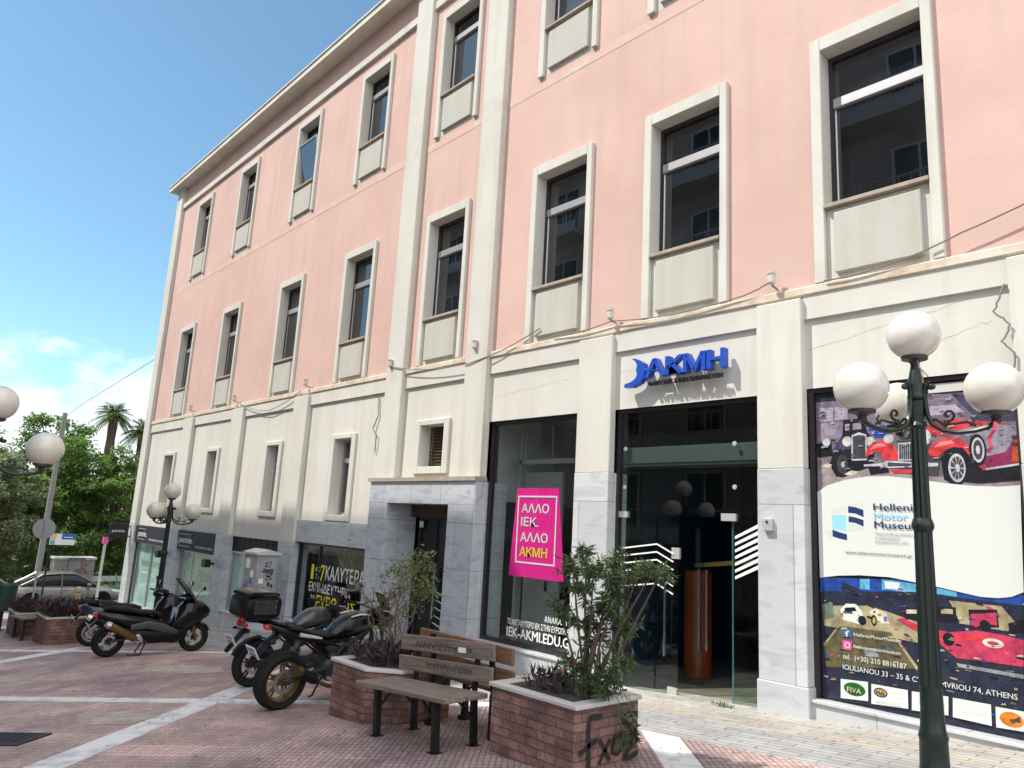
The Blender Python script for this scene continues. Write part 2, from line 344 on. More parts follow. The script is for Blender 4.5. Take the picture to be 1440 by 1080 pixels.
mat('dark_wood', (.045, .035, .03), .4)
mat('cable_grey', (.20, .19, .17), .7)
mat('camera_white', (.55, .52, .48), .45)
mat('black_metal', (.012, .013, .014), .42, .3)
mat('opp_wall', (.42, .39, .34), .85, var=.2, vscale=.6)
mat('opp_wall_grey', (.34, .32, .30), .85, var=.2, vscale=.6)
mat('opp_slab', (.34, .33, .30), .8)
mat('opp_glass', (.02, .024, .028), .08)
mat('awning_green', (.10, .16, .10), .8)

# ------------------------------------------------------------ ground
def paving_material():
    m = bpy.data.materials.new('clinker_paving'); m.use_nodes = True; n = m.node_tree; b = n.nodes['Principled BSDF']; L = n.links.new
    b.inputs['Specular IOR Level'].default_value = .35
    t = nd(n, 'ShaderNodeTexCoord'); mp = nd(n, 'ShaderNodeMapping'); mp.inputs['Rotation'].default_value = (0, 0, radians(45)); L(t.outputs['Object'], mp.inputs[0])
    # after the turn: x' runs along (1,-1), y' along (1,1)
    sp = nd(n, 'ShaderNodeSeparateXYZ'); L(mp.outputs[0], sp.inputs[0])
    def M(op, a, bb=None, c=None):
        x = nd(n, 'ShaderNodeMath', operation=op)
        for i, q in enumerate((a, bb, c)):
            if q is None: continue
            if isinstance(q, (int, float)): x.inputs[i].default_value = q
            else: L(q, x.inputs[i])
        return x.outputs[0]
    br = nd(n, 'ShaderNodeTexBrick'); br.offset = .0; br.squash = 1
    br.inputs['Scale'].default_value = 1; br.inputs['Brick Width'].default_value = .10; br.inputs['Row Height'].default_value = .05; br.inputs['Mortar Size'].default_value = .0048
    br.inputs['Mortar Smooth'].default_value = .2; br.inputs['Bias'].default_value = 0
    br.inputs['Color1'].default_value = (.47, .365, .345, 1); br.inputs['Color2'].default_value = (.375, .275, .26, 1); br.inputs['Mortar'].default_value = (.175, .135, .125, 1)
    L(mp.outputs[0], br.inputs['Vector'])
    # whole tiles of 20 cm differ a little from each other
    br2 = nd(n, 'ShaderNodeTexBrick'); br2.offset = 0; br2.inputs['Scale'].default_value = 1; br2.inputs['Brick Width'].default_value = .4; br2.inputs['Row Height'].default_value = .2; br2.inputs['Mortar Size'].default_value = 0
    br2.inputs['Color1'].default_value = (1.14, 1.10, 1.08, 1); br2.inputs['Color2'].default_value = (.78, .77, .78, 1); L(mp.outputs[0], br2.inputs['Vector'])
    z = nd(n, 'ShaderNodeTexNoise'); z.inputs['Scale'].default_value = .7; z.inputs['Detail'].default_value = 9; z.inputs['Roughness'].default_value = .65; L(t.outputs['Object'], z.inputs['Vector'])
    r = nd(n, 'ShaderNodeValToRGB'); e = r.color_ramp.elements; e[0].position = .34; e[0].color = (.60, .59, .62, 1); e[1].position = .64; e[1].color = (1.22, 1.17, 1.13, 1); L(z.outputs['Fac'], r.inputs[0])
    def mul(a, c):
        x = nd(n, 'ShaderNodeMix', data_type='RGBA', blend_type='MULTIPLY'); x.inputs[0].default_value = 1; L(a, x.inputs[6]); L(c, x.inputs[7]); return x.outputs[2]
    base = mul(mul(br.outputs['Color'], br2.outputs['Color']), r.outputs[0])
    # spilt dust and small spots
    z6 = nd(n, 'ShaderNodeTexNoise'); z6.inputs['Scale'].default_value = 26; z6.inputs['Detail'].default_value = 4; L(t.outputs['Object'], z6.inputs['Vector'])
    r6 = nd(n, 'ShaderNodeValToRGB'); r6.color_ramp.elements[0].position = .28; r6.color_ramp.elements[0].color = (.6, .58, .58, 1); r6.color_ramp.elements[1].position = .42; r6.color_ramp.elements[1].color = (1, 1, 1, 1); L(z6.outputs['Fac'], r6.inputs[0])
    base = mul(base, r6.outputs[0])
    # pale marble bands laid on both diagonals, seven metres of pattern
    s2 = 1 / sqrt(2)
    def band(src, off, wd):
        a = M('MODULO', M('ADD', src, 700 + off), 7.02 * s2); a = M('SUBTRACT', a, 3.51 * s2); return M('LESS_THAN', M('ABSOLUTE', a), wd)
    sp0 = nd(n, 'ShaderNodeSeparateXYZ'); L(t.outputs['Object'], sp0.inputs[0])
    s_ = M('MULTIPLY', M('ADD', sp0.outputs['X'], sp0.outputs['Y']), s2); c_ = M('MULTIPLY', M('SUBTRACT', sp0.outputs['Y'], sp0.outputs['X']), s2)
    per = 7.02 * s2
    def offs(v): return per / 2 - ((700 + v * s2) % per)
    mask = M('MAXIMUM', band(s_, offs(-5.35), .155), band(c_, offs(12.68), .14))
    zm = nd(n, 'ShaderNodeTexNoise'); zm.inputs['Scale'].default_value = 3.5; zm.inputs['Detail'].default_value = 10; zm.inputs['Distortion'].default_value = 1.2; L(t.outputs['Object'], zm.inputs['Vector'])
    rm = nd(n, 'ShaderNodeValToRGB'); rm.color_ramp.elements[0].position = .33; rm.color_ramp.elements[0].color = (.42, .43, .45, 1); rm.color_ramp.elements[1].position = .55; rm.color_ramp.elements[1].color = (.64, .64, .62, 1); L(zm.outputs['Fac'], rm.inputs[0])
    fm = nd(n, 'ShaderNodeMix', data_type='RGBA'); L(mask, fm.inputs[0]); L(base, fm.inputs[6]); L(rm.outputs[0], fm.inputs[7])
    L(fm.outputs[2], b.inputs['Base Color'])
    rg = nd(n, 'ShaderNodeMapRange'); rg.inputs['To Min'].default_value = .5; rg.inputs['To Max'].default_value = .8; L(z.outputs['Fac'], rg.inputs['Value']); L(rg.outputs[0], b.inputs['Roughness'])
    hb = M('MULTIPLY', M('SUBTRACT', 1, br.outputs['Fac']), M('SUBTRACT', 1, mask)); hb = M('MULTIPLY_ADD', z6.outputs['Fac'], .3, hb)
    bp = nd(n, 'ShaderNodeBump'); bp.inputs['Strength'].default_value = .5; bp.inputs['Distance'].default_value = .008; L(hb, bp.inputs['Height']); L(bp.outputs[0], b.inputs['Normal'])
    return m

def sidewalk_material():
    m = bpy.data.materials.new('ribbed_pavement'); m.use_nodes = True; n = m.node_tree; b = n.nodes['Principled BSDF']; L = n.links.new
    b.inputs['Roughness'].default_value = .75; b.inputs['Specular IOR Level'].default_value = .3
    t = nd(n, 'ShaderNodeTexCoord'); sp = nd(n, 'ShaderNodeSeparateXYZ'); L(t.outputs['Object'], sp.inputs[0])
    br = nd(n, 'ShaderNodeTexBrick'); br.offset = .5; br.inputs['Scale'].default_value = 1; br.inputs['Brick Width'].default_value = .4; br.inputs['Row Height'].default_value = .1; br.inputs['Mortar Size'].default_value = .006
    br.inputs['Color1'].default_value = (.41, .395, .375, 1); br.inputs['Color2'].default_value = (.34, .33, .315, 1); br.inputs['Mortar'].default_value = (.16, .15, .14, 1); L(t.outputs['Object'], br.inputs['Vector'])
    r = nd(n, 'ShaderNodeValToRGB'); r.color_ramp.interpolation = 'CONSTANT'; e = r.color_ramp.elements
    e[0].position = 0; e[0].color = (.9, .92, .96, 1); e[1].position = .5; e[1].color = (1.06, 1.0, .92, 1); x = e.new(.68); x.color = (.98, .98, .96, 1); x = e.new(.80); x.color = (1.05, 1.03, .98, 1)
    mr = nd(n, 'ShaderNodeMapRange'); mr.inputs['From Min'].default_value = 6.1; mr.inputs['From Max'].default_value = 8.0; L(sp.outputs['Y'], mr.inputs['Value']); L(mr.outputs[0], r.inputs[0])
    z = nd(n, 'ShaderNodeTexNoise'); z.inputs['Scale'].default_value = 1.4; z.inputs['Detail'].default_value = 10; z.inputs['Roughness'].default_value = .7; L(t.outputs['Object'], z.inputs['Vector'])
    r2 = nd(n, 'ShaderNodeValToRGB'); r2.color_ramp.elements[0].position = .3; r2.color_ramp.elements[0].color = (.68, .67, .66, 1); r2.color_ramp.elements[1].position = .65; r2.color_ramp.elements[1].color = (1.1, 1.1, 1.08, 1); L(z.outputs['Fac'], r2.inputs[0])
    col = br.outputs['Color']
    for c in (r.outputs[0], r2.outputs[0]):
        q = nd(n, 'ShaderNodeMix', data_type='RGBA', blend_type='MULTIPLY'); q.inputs[0].default_value = 1; L(col, q.inputs[6]); L(c, q.inputs[7]); col = q.outputs[2]
    L(col, b.inputs['Base Color'])
    bp = nd(n, 'ShaderNodeBump'); bp.inputs['Strength'].default_value = .5; bp.inputs['Distance'].default_value = .008; bp.invert = True; L(br.outputs['Fac'], bp.inputs['Height']); L(bp.outputs[0], b.inputs['Normal'])
    return m

def sheet(name, xs, y0, y1, dz, material, ny=1):
    mb = MB()
    for i in range(len(xs) - 1):
        for j in range(ny):
            a = y0 + (y1 - y0) * j / ny; c = y0 + (y1 - y0) * (j + 1) / ny
            mb.quad((xs[i], a, zg(xs[i]) + dz), (xs[i + 1], a, zg(xs[i + 1]) + dz), (xs[i + 1], c, zg(xs[i + 1]) + dz), (xs[i], c, zg(xs[i]) + dz))
    return tag(mb.build(name, material), kind='structure')

mat('asphalt', (.075, .075, .08), .85, var=.35, vscale=4, bump=.3, bscale=120)
mat('dry_earth', (.22, .19, .14), .95, var=.4, vscale=2)
mat('park_soil', (.10, .12, .05), .95, col2=(.16, .13, .08), vscale=1.2)
mat('concrete_kerb', (.46, .45, .42), .85, var=.25, vscale=6)
sheet('ground', [-700, -60, -37, -28, 60, 700], -500, 500, -.03, 'dry_earth')
sheet('street_paving', [-28, 12], -4.6, 6.15, 0, paving_material())
SWM = sidewalk_material()
sheet('sidewalk', [-28, 12], 6.15, 8.3, 0, SWM)
sheet('corner_pavement', [-30.0, -28], -30, 40, 0, SWM)
kb = MB(); kb.prism([(-30.16, -30, zg(-30.16) - .1), (-30.0, -30, zg(-30) - .1), (-30.0, -30, zg(-30) + .004), (-30.16, -30, zg(-30) + .004)], (0, 70, 0)); tag(kb.build('kerb', 'concrete_kerb'), kind='structure')
sheet('road', [-41, -37, -30.16], -60, 60, -.014, 'asphalt')
kb = MB(); kb.prism([(-41.2, -60, zg(-41.2) - .1), (-41, -60, zg(-41) - .1), (-41, -60, zg(-41) + .12), (-41.2, -60, zg(-41) + .12)], (0, 120, 0)); tag(kb.build('kerb', 'concrete_kerb'), kind='structure')
sheet('park_pavement', [-44, -41.2], -60, 60, .11, 'concrete_kerb')
sheet('park_ground', [-95, -60, -44], -60, 70, .08, 'park_soil')
# ------------------------------------------------------------ the pink building
X0, X1 = -28.2, 4.6
bld = thing('office_building', 'long pink rendered building with cream trim, tall dark windows and shops along its ground floor', 'building', (-14, 8, zg(-14)))
def bpart(mb, name, m, **k): return mb.build(name, m, bld, world=True, **k)
WXS = [-25.89, -22.2, -18.28, -14.89, -11.66, -8.6, -6.22, -3.72, -1.05, 1.75]
WW = 1.36
def wall_holes(x0, x1, z0, z1, holes, y, mb=None):
    mb = mb or MB(); xs = sorted({x0, x1, *[h[0] for h in holes], *[h[1] for h in holes]}); zs = sorted({z0, z1, *[h[2] for h in holes], *[h[3] for h in holes]})
    for i in range(len(xs) - 1):
        for j in range(len(zs) - 1):
            cx, cz = (xs[i] + xs[i + 1]) / 2, (zs[j] + zs[j + 1]) / 2
            if any(h[0] < cx < h[1] and h[2] < cz < h[3] for h in holes): continue
            mb.quad((xs[i], y, zs[j]), (xs[i + 1], y, zs[j]), (xs[i + 1], y, zs[j + 1]), (xs[i], y, zs[j + 1]))
    return mb
ROW = [(4.42, 7.52), (9.23, 12.13)]
uh = [(x, x + WW, a, b) for x in WXS for (a, b) in ROW]
bpart(wall_holes(X0, X1, 4.30, 13.3, uh, 8.0), 'wall', 'pink_render')
# flank, back and roof
mb = MB(); mb.quad((X0, 8, -2.7), (X0, 24, -2.7), (X0, 24, 13.3), (X0, 8, 13.3)); mb.quad((X1, 8, -2.7), (X1, 24, -2.7), (X1, 24, 13.3), (X1, 8, 13.3)); mb.quad((X0, 24, -2.7), (X1, 24, -2.7), (X1, 24, 13.3), (X0, 24, 13.3))
bpart(mb, 'wall', 'cream_render')
mb = MB(); mb.box(X0 - .36, 7.64, 13.24, X1 + .36, 24.3, 13.40); mb.box(X0 - .39, 7.61, 13.40, X1 + .39, 24.33, 13.44); bpart(mb, 'roof', 'eave_paint')
mb = MB(); mb.box(-27.75, 7.93, 12.40, -12.57, 8.01, 12.58); mb.box(-11.98, 7.93, 12.40, -10.02, 8.01, 12.58); mb.box(-9.43, 7.93, 12.40, X1, 8.01, 12.58); bpart(mb, 'moulding', 'trim_render')
mb = MB(); mb.quad((-27.62, 7.996, 9.00), (X1, 7.996, 9.00), (X1, 7.996, 9.17), (-27.62, 7.996, 9.17)); bpart(mb, 'band_course', mat('band_course', (.58, .50, .41), .9, col2=(.60, .405, .35), vscale=2.2, lo=.52, hi=.64, bump=.3, bscale=20))

def make_window(z0, z1):
    """surround (jambs, lintel, apron) with its sash, panes, sill and raised panel; local x from 0, in world height"""
    h = MB(); t = .13
    h.box(0, 7.94, z0, t, 8.42, z1); h.box(WW - .11, 7.94, z0, WW, 8.42, z1); h.box(t, 7.94, z1 - .17, WW - .11, 8.42, z1); h.box(t, 8.004, z0, WW - .11, 8.42, z0 + .88)
    s = h.build('window', 'trim_render', bld, bevel=.008, seg=1)
    q = MB(); q.box(.235, 7.945, z0 + .085, WW - .2, 8.02, z0 + .81); q.build('panel', 'panel_render', s, bevel=.01, seg=1)
    q = MB(); q.box(t + .002, 7.925, z0 + .88, WW - .112, 8.40, z0 + .93); q.build('sill', 'sill_stone', s, bevel=.006, seg=1)
    a, b, c, d = t, WW - .11, z0 + .93, z1 - .17; y0, y1 = 8.17, 8.24; tr = c + 1.30
    q = MB(); q.box(a, y0, c, a + .05, y1, d); q.box(b - .05, y0, c, b, y1, d); q.box(a + .05, y0, c, b - .05, y1, c + .05); q.box(a + .05, y0, d - .06, b - .05, y1, d); q.build('frame', 'dark_aluminium', s)
    q = MB(); q.box(a + .05, y0 - .02, tr, b - .05, y1, tr + .13); q.box(a + .05, y0 + .01, c + .05, a + .075, y1 - .01, tr); q.build('transom', 'grey_aluminium', s, bevel=.01, seg=1)
    q = MB(); q.box(a + .05, 8.205, c + .05, b - .05, 8.225, tr); q.build('pane', 'upper_glass', s)
    q = MB(); q.box(a + .05, 8.205, tr + .13, b - .05, 8.225, d - .06); q.build('pane', 'upper_glass', s)
    return s
for (a, b) in ROW:
    first = None
    for x in WXS:
        if first is None: first = o = make_window(a, b)
        else: o = copy_tree(first)
        o.location = Vector((x, 0, 0)) - bld.location
# one sash stands ajar in the top row, third window from the left corner
    if a > 9:
        w3 = [c for c in bld.children if c.name.startswith('window') and abs(c.location.x + bld.location.x - WXS[2]) < .01][-1]
        zt = a + .93 + 1.27; q = MB(); q.m = Matrix.Translation((.18, 8.15, a + .96)) @ Matrix.Rotation(radians(9), 4, 'X'); hh = 1.25; ww = WW - .34
        q.box(0, -.03, 0, .05, .02, hh); q.box(ww - .05, -.03, 0, ww, .02, hh); q.box(.05, -.03, 0, ww - .05, .02, .05); q.box(.05, -.03, hh - .05, ww - .05, .02, hh); sa = q.build('open_sash', 'grey_aluminium', w3)
        q2 = MB(); q2.m = q.m; q2.box(.05, -.01, .05, ww - .05, .0, hh - .05); q2.build('pane', 'upper_glass', sa)

# ground floor wall and its openings
SH = [(-27.62, -24.17, -1.78, .85), (-23.38, -20.36, -1.32, .85), (-19.58, -16.58, -1.06, .85), (-15.87, -12.64, -.83, .90), (-12.01, -10.13, -1.2, 1.8), (-9.40, -7.31, -.33, 3.2), (-6.67, -4.43, -.52, 3.19), (-3.87, -1.83, -.14, 3.21), (-1.1, 1.6, -.1, 3.2)]
SMALL = [(-25.9, -24.75), (-22.12, -21.1), (-18.1, -17.12), (-14.7, -13.66)]
gh = list(SH) + [(a, b, 1.40, 3.25) for a, b in SMALL] + [(-11.5, -10.45, 2.35, 3.35)]
bpart(wall_holes(X0, X1, -2.7, 4.30, gh, 8.0), 'wall', 'cream_render')
# ledge of patched stone between cream and pink
mb = MB(); mb.box(X0 - .02, 7.93, 4.30, X1, 8.03, 4.41); bpart(mb, 'ledge', 'ledge_stone', bevel=.015, seg=1)
# entablature strips over each bay
PIL = [(-28.2, -27.62), (-24.17, -23.38), (-20.36, -19.58), (-16.58, -15.87), (-12.56, -11.97), (-10.02, -9.43), (-7.31, -6.67), (-4.43, -3.87), (-1.83, -1.1), (1.6, 2.4), (3.9, 4.6)]
mb = MB()
for i in range(len(PIL) - 1): mb.box(PIL[i][1], 7.955, 4.02, PIL[i + 1][0], 8.01, 4.30)
bpart(mb, 'entablature', 'cream_render')
for i, (a, b) in enumerate(PIL):
    if i in (0, 4, 5):
        lo = .87 if i == 0 else 2.27
        mb = MB(); mb.box(a, 7.88, lo, b, 8.01, 13.24); bpart(mb, 'pilaster', 'trim_render', bevel=.01, seg=1)
        if i: continue
        mb = MB(); mb.box(a - .004, 7.876, -2.7, b, 8.01, .87); bpart(mb, 'pilaster_cladding', 'white_marble'); continue
    left = i < 4; hi = .87 if left else 2.3; m = 'grey_marble' if left else 'white_marble'
    mb = MB(); mb.box(a, 7.89, hi, b, 8.01, 4.27); bpart(mb, 'pilaster', 'cream_render', bevel=.01, seg=1)
    zb = zg((a + b) / 2) - .4
    mb = MB(); mb.box(a, 7.884, zb + .72, b, 8.30, hi); mb.box(a - .015, 7.865, zb, b + .015, 8.30, zb + .72); bpart(mb, 'pilaster_cladding', m, bevel=.006, seg=1)
# marble plinths below shop windows
for (a, b, z0, z1) in SH:
    if a == -12.01: continue
    mb = MB(); zb = min(zg(a), zg(b)) - .3
    st = a == -6.67
    mb.box(a, 7.93 if not st else 7.86, zb, b, 8.45, z0); mb.box(a - .0, 7.90 if not st else 7.84, z0, b, 8.12, z0 + .035); bpart(mb, 'plinth', 'white_marble', bevel=.005, seg=1)
# door portal of grey marble
mb = MB(); mb.box(-12.64, 7.80, -1.4, -12.01, 8.5, 1.8); mb.box(-10.13, 7.80, -1.3, -9.415, 8.5, 1.8); mb.box(-12.64, 7.80, 1.8, -9.415, 8.5, 2.2); bpart(mb, 'portal', 'grey_marble', bevel=.006, seg=1)
mb = MB(); mb.box(-12.70, 7.76, 2.2, -9.40, 8.02, 2.27); bpart(mb, 'portal_cap', 'sill_stone')
mb = MB(); mb.box(-15.87, 7.945, .90, -12.64, 8.02, 1.38); bpart(mb, 'lintel', 'grey_marble')
# small upper windows of the ground floor
def small_window(x0, x1, z0, z1, vent=False):
    t = .16
    h = MB(); h.box(x0, 7.95, z0, x0 + t, 8.40, z1); h.box(x1 - t, 7.95, z0, x1, 8.40, z1); h.box(x0 + t, 7.95, z1 - .1, x1 - t, 8.40, z1); h.box(x0 + t, 7.95, z0, x1 - t, 8.40, z0 + .13)
    s = bpart(h, 'window', 'trim_render', bevel=.008, seg=1)
    a, b, c, d = x0 + t, x1 - t, z0 + .13, z1 - .1
    if vent:
        q = MB()
        for k in range(13): q.box(a, 8.2, c + (d - c) * k / 13, b, 8.215, c + (d - c) * k / 13 + .018)
        for k in range(10): q.box(a + (b - a) * k / 10, 8.216, c, a + (b - a) * k / 10 + .014, 8.228, d)
        q.build('grille', 'mesh_brown', s); q = MB(); q.box(a, 8.3, c, b, 8.33, d); q.build('backing', 'interior_dark', s); return
    q = MB(); q.box(a, 8.2, c, a + .045, 8.27, d); q.box(b - .045, 8.2, c, b, 8.27, d); q.box(a + .045, 8.2, c, b - .045, 8.27, c + .05); q.box(a + .045, 8.2, d - .05, b - .045, 8.27, d); q.box(a + .045, 8.19, d - .5, b - .045, 8.27, d - .4); q.build('frame', 'grey_aluminium', s)
    q = MB(); q.box(a + .045, 8.23, c + .05, b - .045, 8.25, d - .5); q.box(a + .045, 8.23, d - .4, b - .045, 8.25, d - .05); q.build('pane', 'clear_glass', s)
    q = MB()
    for k in range(26): q.box(a, 8.30, c + .05 + k * .06, b, 8.312, c + .05 + k * .06 + .05)
    q.build('blind', mat('blind_slats', (.20, .18, .15), .7) if 'blind_slats' not in MATS else 'blind_slats', s)
for a, b in SMALL: small_window(a, b, 1.40, 3.25)
small_window(-11.5, -10.45, 2.35, 3.35, True)

def room(x0, x1, z0, z1, depth, walls, floor, name='shop_interior', y0=8.46):
    mb = MB(); y1 = y0 + depth
    mb.quad((x0, y1, z0), (x1, y1, z0), (x1, y1, z1), (x0, y1, z1)); mb.quad((x0, y0, z0), (x0, y1, z0), (x0, y1, z1), (x0, y0, z1)); mb.quad((x1, y0, z0), (x1, y1, z0), (x1, y1, z1), (x1, y0, z1)); mb.quad((x0, y0, z1), (x1, y0, z1), (x1, y1, z1), (x0, y1, z1))
    r = bpart(mb, name, walls); q = MB(); q.quad((x0, y0 - .3, z0), (x1, y0 - .3, z0), (x1, y1, z0), (x0, y1, z0)); q.build('floor', floor, r); return r
def shop_frame(x0, x1, z0, z1, gm='shop_glass', mull=(), fm='dark_aluminium', y=8.06):
    w_ = .055; f = MB(); f.box(x0, y, z0, x0 + w_, y + .09, z1); f.box(x1 - w_, y, z0, x1, y + .09, z1); f.box(x0 + w_, y, z1 - w_, x1 - w_, y + .09, z1); f.box(x0 + w_, y, z0, x1 - w_, y + .09, z0 + w_)
    for mx_ in mull: f.box(mx_ - .02, y, z0 + w_, mx_ + .02, y + .09, z1 - w_)
    s = bpart(f, 'shop_window', fm); xs = [x0 + w_, *mull, x1 - w_]
    for i in range(len(xs) - 1):
        q = MB(); q.box(xs[i] + (.02 if i else 0), y + .03, z0 + w_, xs[i + 1] - (.02 if i < len(xs) - 2 else 0), y + .042, z1 - w_); q.build('pane', gm, s)
    return s
def lettering(rows, parent, y, name='lettering', mats=None):
    by = {}
    for (txt, m, x, wdt, z, cap, bold) in rows:
        t = text_mb(txt, wdt, x, z, y, cap, bold); by.setdefault(m, MB()); by[m].add(t.v, t.f); by[m].keepn = True
    for m, mb in by.items():
        mb.build(name, m, parent, world=parent.type == 'EMPTY')
# three windows with frosted film
for k, (a, b, z0, z1) in enumerate(SH[:3]):
    top = z1 - (.56 if k < 2 else .38)
    s = shop_frame(a, b, z0 + .035, top, mull=() if k else (-26.1,), fm='grey_aluminium')
    q = MB(); q.box(a + .05, 8.125, z0 + .04, b - .05, 8.14, top); q.build('window_film', 'frosted_film', s)
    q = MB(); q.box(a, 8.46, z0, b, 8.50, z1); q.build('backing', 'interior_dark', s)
    xl = (-27.2, -21.9, -18.5)[k]
    lettering([('PENNIE TEXTILES', 'frost_print', xl, 2.3 if not k else 1.3, -.46, .2, 0)] if k < 1 else [('PENNIE', 'frost_print', xl, 1.25, -.5, .3, 0)], s, 8.122)
    if k == 2:
        q = MB(); q.box(a, 8.12, top, b, 8.15, z1)
        for i in range(7): q.box(a, 8.06, top + .01 + i * .055, b, 8.10, top + .035 + i * .055)
        for i in range(10): q.box(a + (b - a) * i / 9.0 - .012, 8.05, top, a + (b - a) * i / 9.0 + .012, 8.11, z1)
        bpart(q, 'ventilation_grille', 'grille_black')
# window with the white and yellow slogan
a, b, z0, z1 = SH[3]; s = shop_frame(a, b, z0 + .035, z1, mull=(-14.9,))
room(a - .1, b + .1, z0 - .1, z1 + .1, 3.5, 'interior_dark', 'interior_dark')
lettering([('1', 'yellow_print', -15.22, .10, .13, .33, .012), ('ΑΠΟ', 'white_print', -15.05, .22, .30, .1, .01), ('ΤΑ', 'white_print', -15.02, .16, .15, .1, .01), ('7', 'yellow_print', -14.80, .17, .13, .34, .012), ('ΚΑΛΥΤΕΡΑ', 'white_print', -14.58, 1.55, .17, .28, .012),
           ('ΕΚΠΑΙΔΕΥΤΗΡΙΑ', 'white_print', -15.26, 1.75, -.12, .19, .01), ('ΤΗΣ', 'white_print', -15.15, .2, -.30, .1, .01), ('ΕΥΡΩΠΗΣ', 'yellow_print', -14.88, 1.6, -.46, .28, .012)], s, 8.083)
q = MB(); q.box(-13.55, 8.7, .1, -12.75, 8.75, .85); q.build('poster_board', mat('brown_board', (.25, .10, .04), .6, var=.5, vscale=6), s)
# glass door in the portal
s = shop_frame(-11.9, -10.13, -.78, 1.58, 'door_glass', (-11.35, -10.72), y=8.5); s.name = 'door'
q = MB(); q.box(-11.25, 8.44, -.25, -11.21, 8.48, .75); q.build('handle', 'steel', s); q = MB(); q.box(-10.86, 8.44, -.25, -10.82, 8.48, .75); q.build('handle', 'steel', s)
q = MB()
for k in range(7): q.box(-12.01, 8.36, 1.58 + k * .032, -10.13, 8.40, 1.604 + k * .032)
q.box(-12.01, 8.41, 1.57, -10.13, 8.44, 1.8); bpart(q, 'shutter', 'mesh_brown')
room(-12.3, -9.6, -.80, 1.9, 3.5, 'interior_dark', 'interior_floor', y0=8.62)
mb = MB(); mb.box(-12.01, 7.82, -1.5, -10.13, 8.62, -.79); bpart(mb, 'doorstep', 'white_marble', bevel=.008, seg=1)
q = MB()
for k in range(7): q.bar((-11.3, 8.52, .25 - k * .14), (-10.3, 8.52, .0 - k * .14), .012, .012)
q.build('stripe', 'white_print', s)
for k in range(2):
    q = MB(); q.box((-11.85, -10.25)[k], 8.47, 1.38, (-11.75, -10.17)[k], 8.5, 1.5); q.build('notice', 'white_print', s)
# the big window with the pink card
a, b, z0, z1 = SH[5]; s = shop_frame(a, b, z0 + .035, z1)
room(a - .25, b + .06, z0 + .02, z1 + .2, 4.2, 'interior_grey', 'interior_floor')
q = MB(); q.box(a + .25, 8.5, z0 + .03, a + .31, 8.62, z1); q.box(a + .06, 8.5, 2.52, b, 8.56, 2.60); q.build('inner_frame', 'grey_aluminium', s)
q = MB(); q.box(-8.15, 8.9, .62, -6.9, 8.95, 3.2); q.build('backing', 'interior_dark', s)
q = MB(); q.box(-10.6, 9.15, -.3, -8.75, 9.2, 2.45); q.build('partition', mat('partition_grey', (.58, .60, .57), .8, var=.1, vscale=1), s); q = MB(); q.box(-9.05, 9.12, .45, -9.01, 9.15, .62); q.build('door_handle', 'grille_black', s)
lettering([('ΑΝΑΚΑΛΥΨΕ', 'white_print', -7.98, .62, .135, .085, .008), ('ΤΟ ΜΕΓΑΛΥΤΕΡΟ ΙΕΚ ΣΤΗΝ ΕΥΡΩΠΗ ΕΔΩ:', 'white_print', -8.79, 1.43, .01, .085, .008), ('IEK-AKMI.EDU.GR', 'white_print', -8.79, 1.44, -.165, .145, .018)], s, 8.083)
# the entrance of frameless glass
a, b, z0, z1 = SH[6]
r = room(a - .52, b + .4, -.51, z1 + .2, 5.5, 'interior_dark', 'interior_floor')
q = MB(); q.box(a - .45, 8.5, -.5, a - .40, 12, 3.1); q.build('side_panel', 'interior_blue', r); q = MB(); q.box(b - .02, 8.9, -.5, b + .03, 12, 3.1); q.build('side_panel', 'interior_blue', r)
q = MB(); q.box(a, 8.15, 2.40, b, 8.55, 2.66); q.box(a, 8.13, 2.44, b, 8.15, 2.46); q.build('transom_box', 'box_grey', r)
f = MB(); f.box(a, 8.06, -.48, a + .05, 8.14, z1); f.box(b - .04, 8.06, -.48, b, 8.14, z1); f.box(a + .05, 8.06, z1 - .05, b - .04, 8.14, z1)
s = bpart(f, 'shop_window', 'dark_aluminium')
xs = [a + .05, -4.89, b - .04]
for i in range(2):
    q = MB(); q.box(xs[i] + .004, 8.09, 1.74, xs[i + 1] - .004, 8.102, z1 - .05); q.build('pane', 'door_glass', s)
q = MB(); q.box(-4.885, 8.09, -.47, b - .05, 8.102, 1.735); q.build('pane', 'door_glass', s)
q = MB(); q.box(a + .06, 8.09, -.47, -6.0, 8.102, 1.735); q.build('pane', 'door_glass', s)
for (x0, x1, yy, nm) in ((-5.995, -5.66, 8.112, 'L'),):
    d = MB(); d.box(x0, yy, -.46, x1, yy + .012, 1.73); dd = bpart(d, 'door', 'door_glass'); q = MB(); q.box(x1 - .17, yy - .07, .0, x1 - .145, yy - .045, 1.0); q.box(x1 - .17, yy - .05, .1, x1 - .145, yy, .125); q.box(x1 - .17, yy - .05, .88, x1 - .145, yy, .905); q.build('handle', 'steel', dd)
    q = MB(); q.box(x1 - .14, yy - .012, -.47, x1 - .0, yy + .024, -.36); q.build('hinge', 'pale_aluminium', dd); q = MB(); q.box(x1 - .10, yy - .012, 1.2, x1 + .02, yy + .024, 1.34); q.build('hinge', 'pale_aluminium', dd)
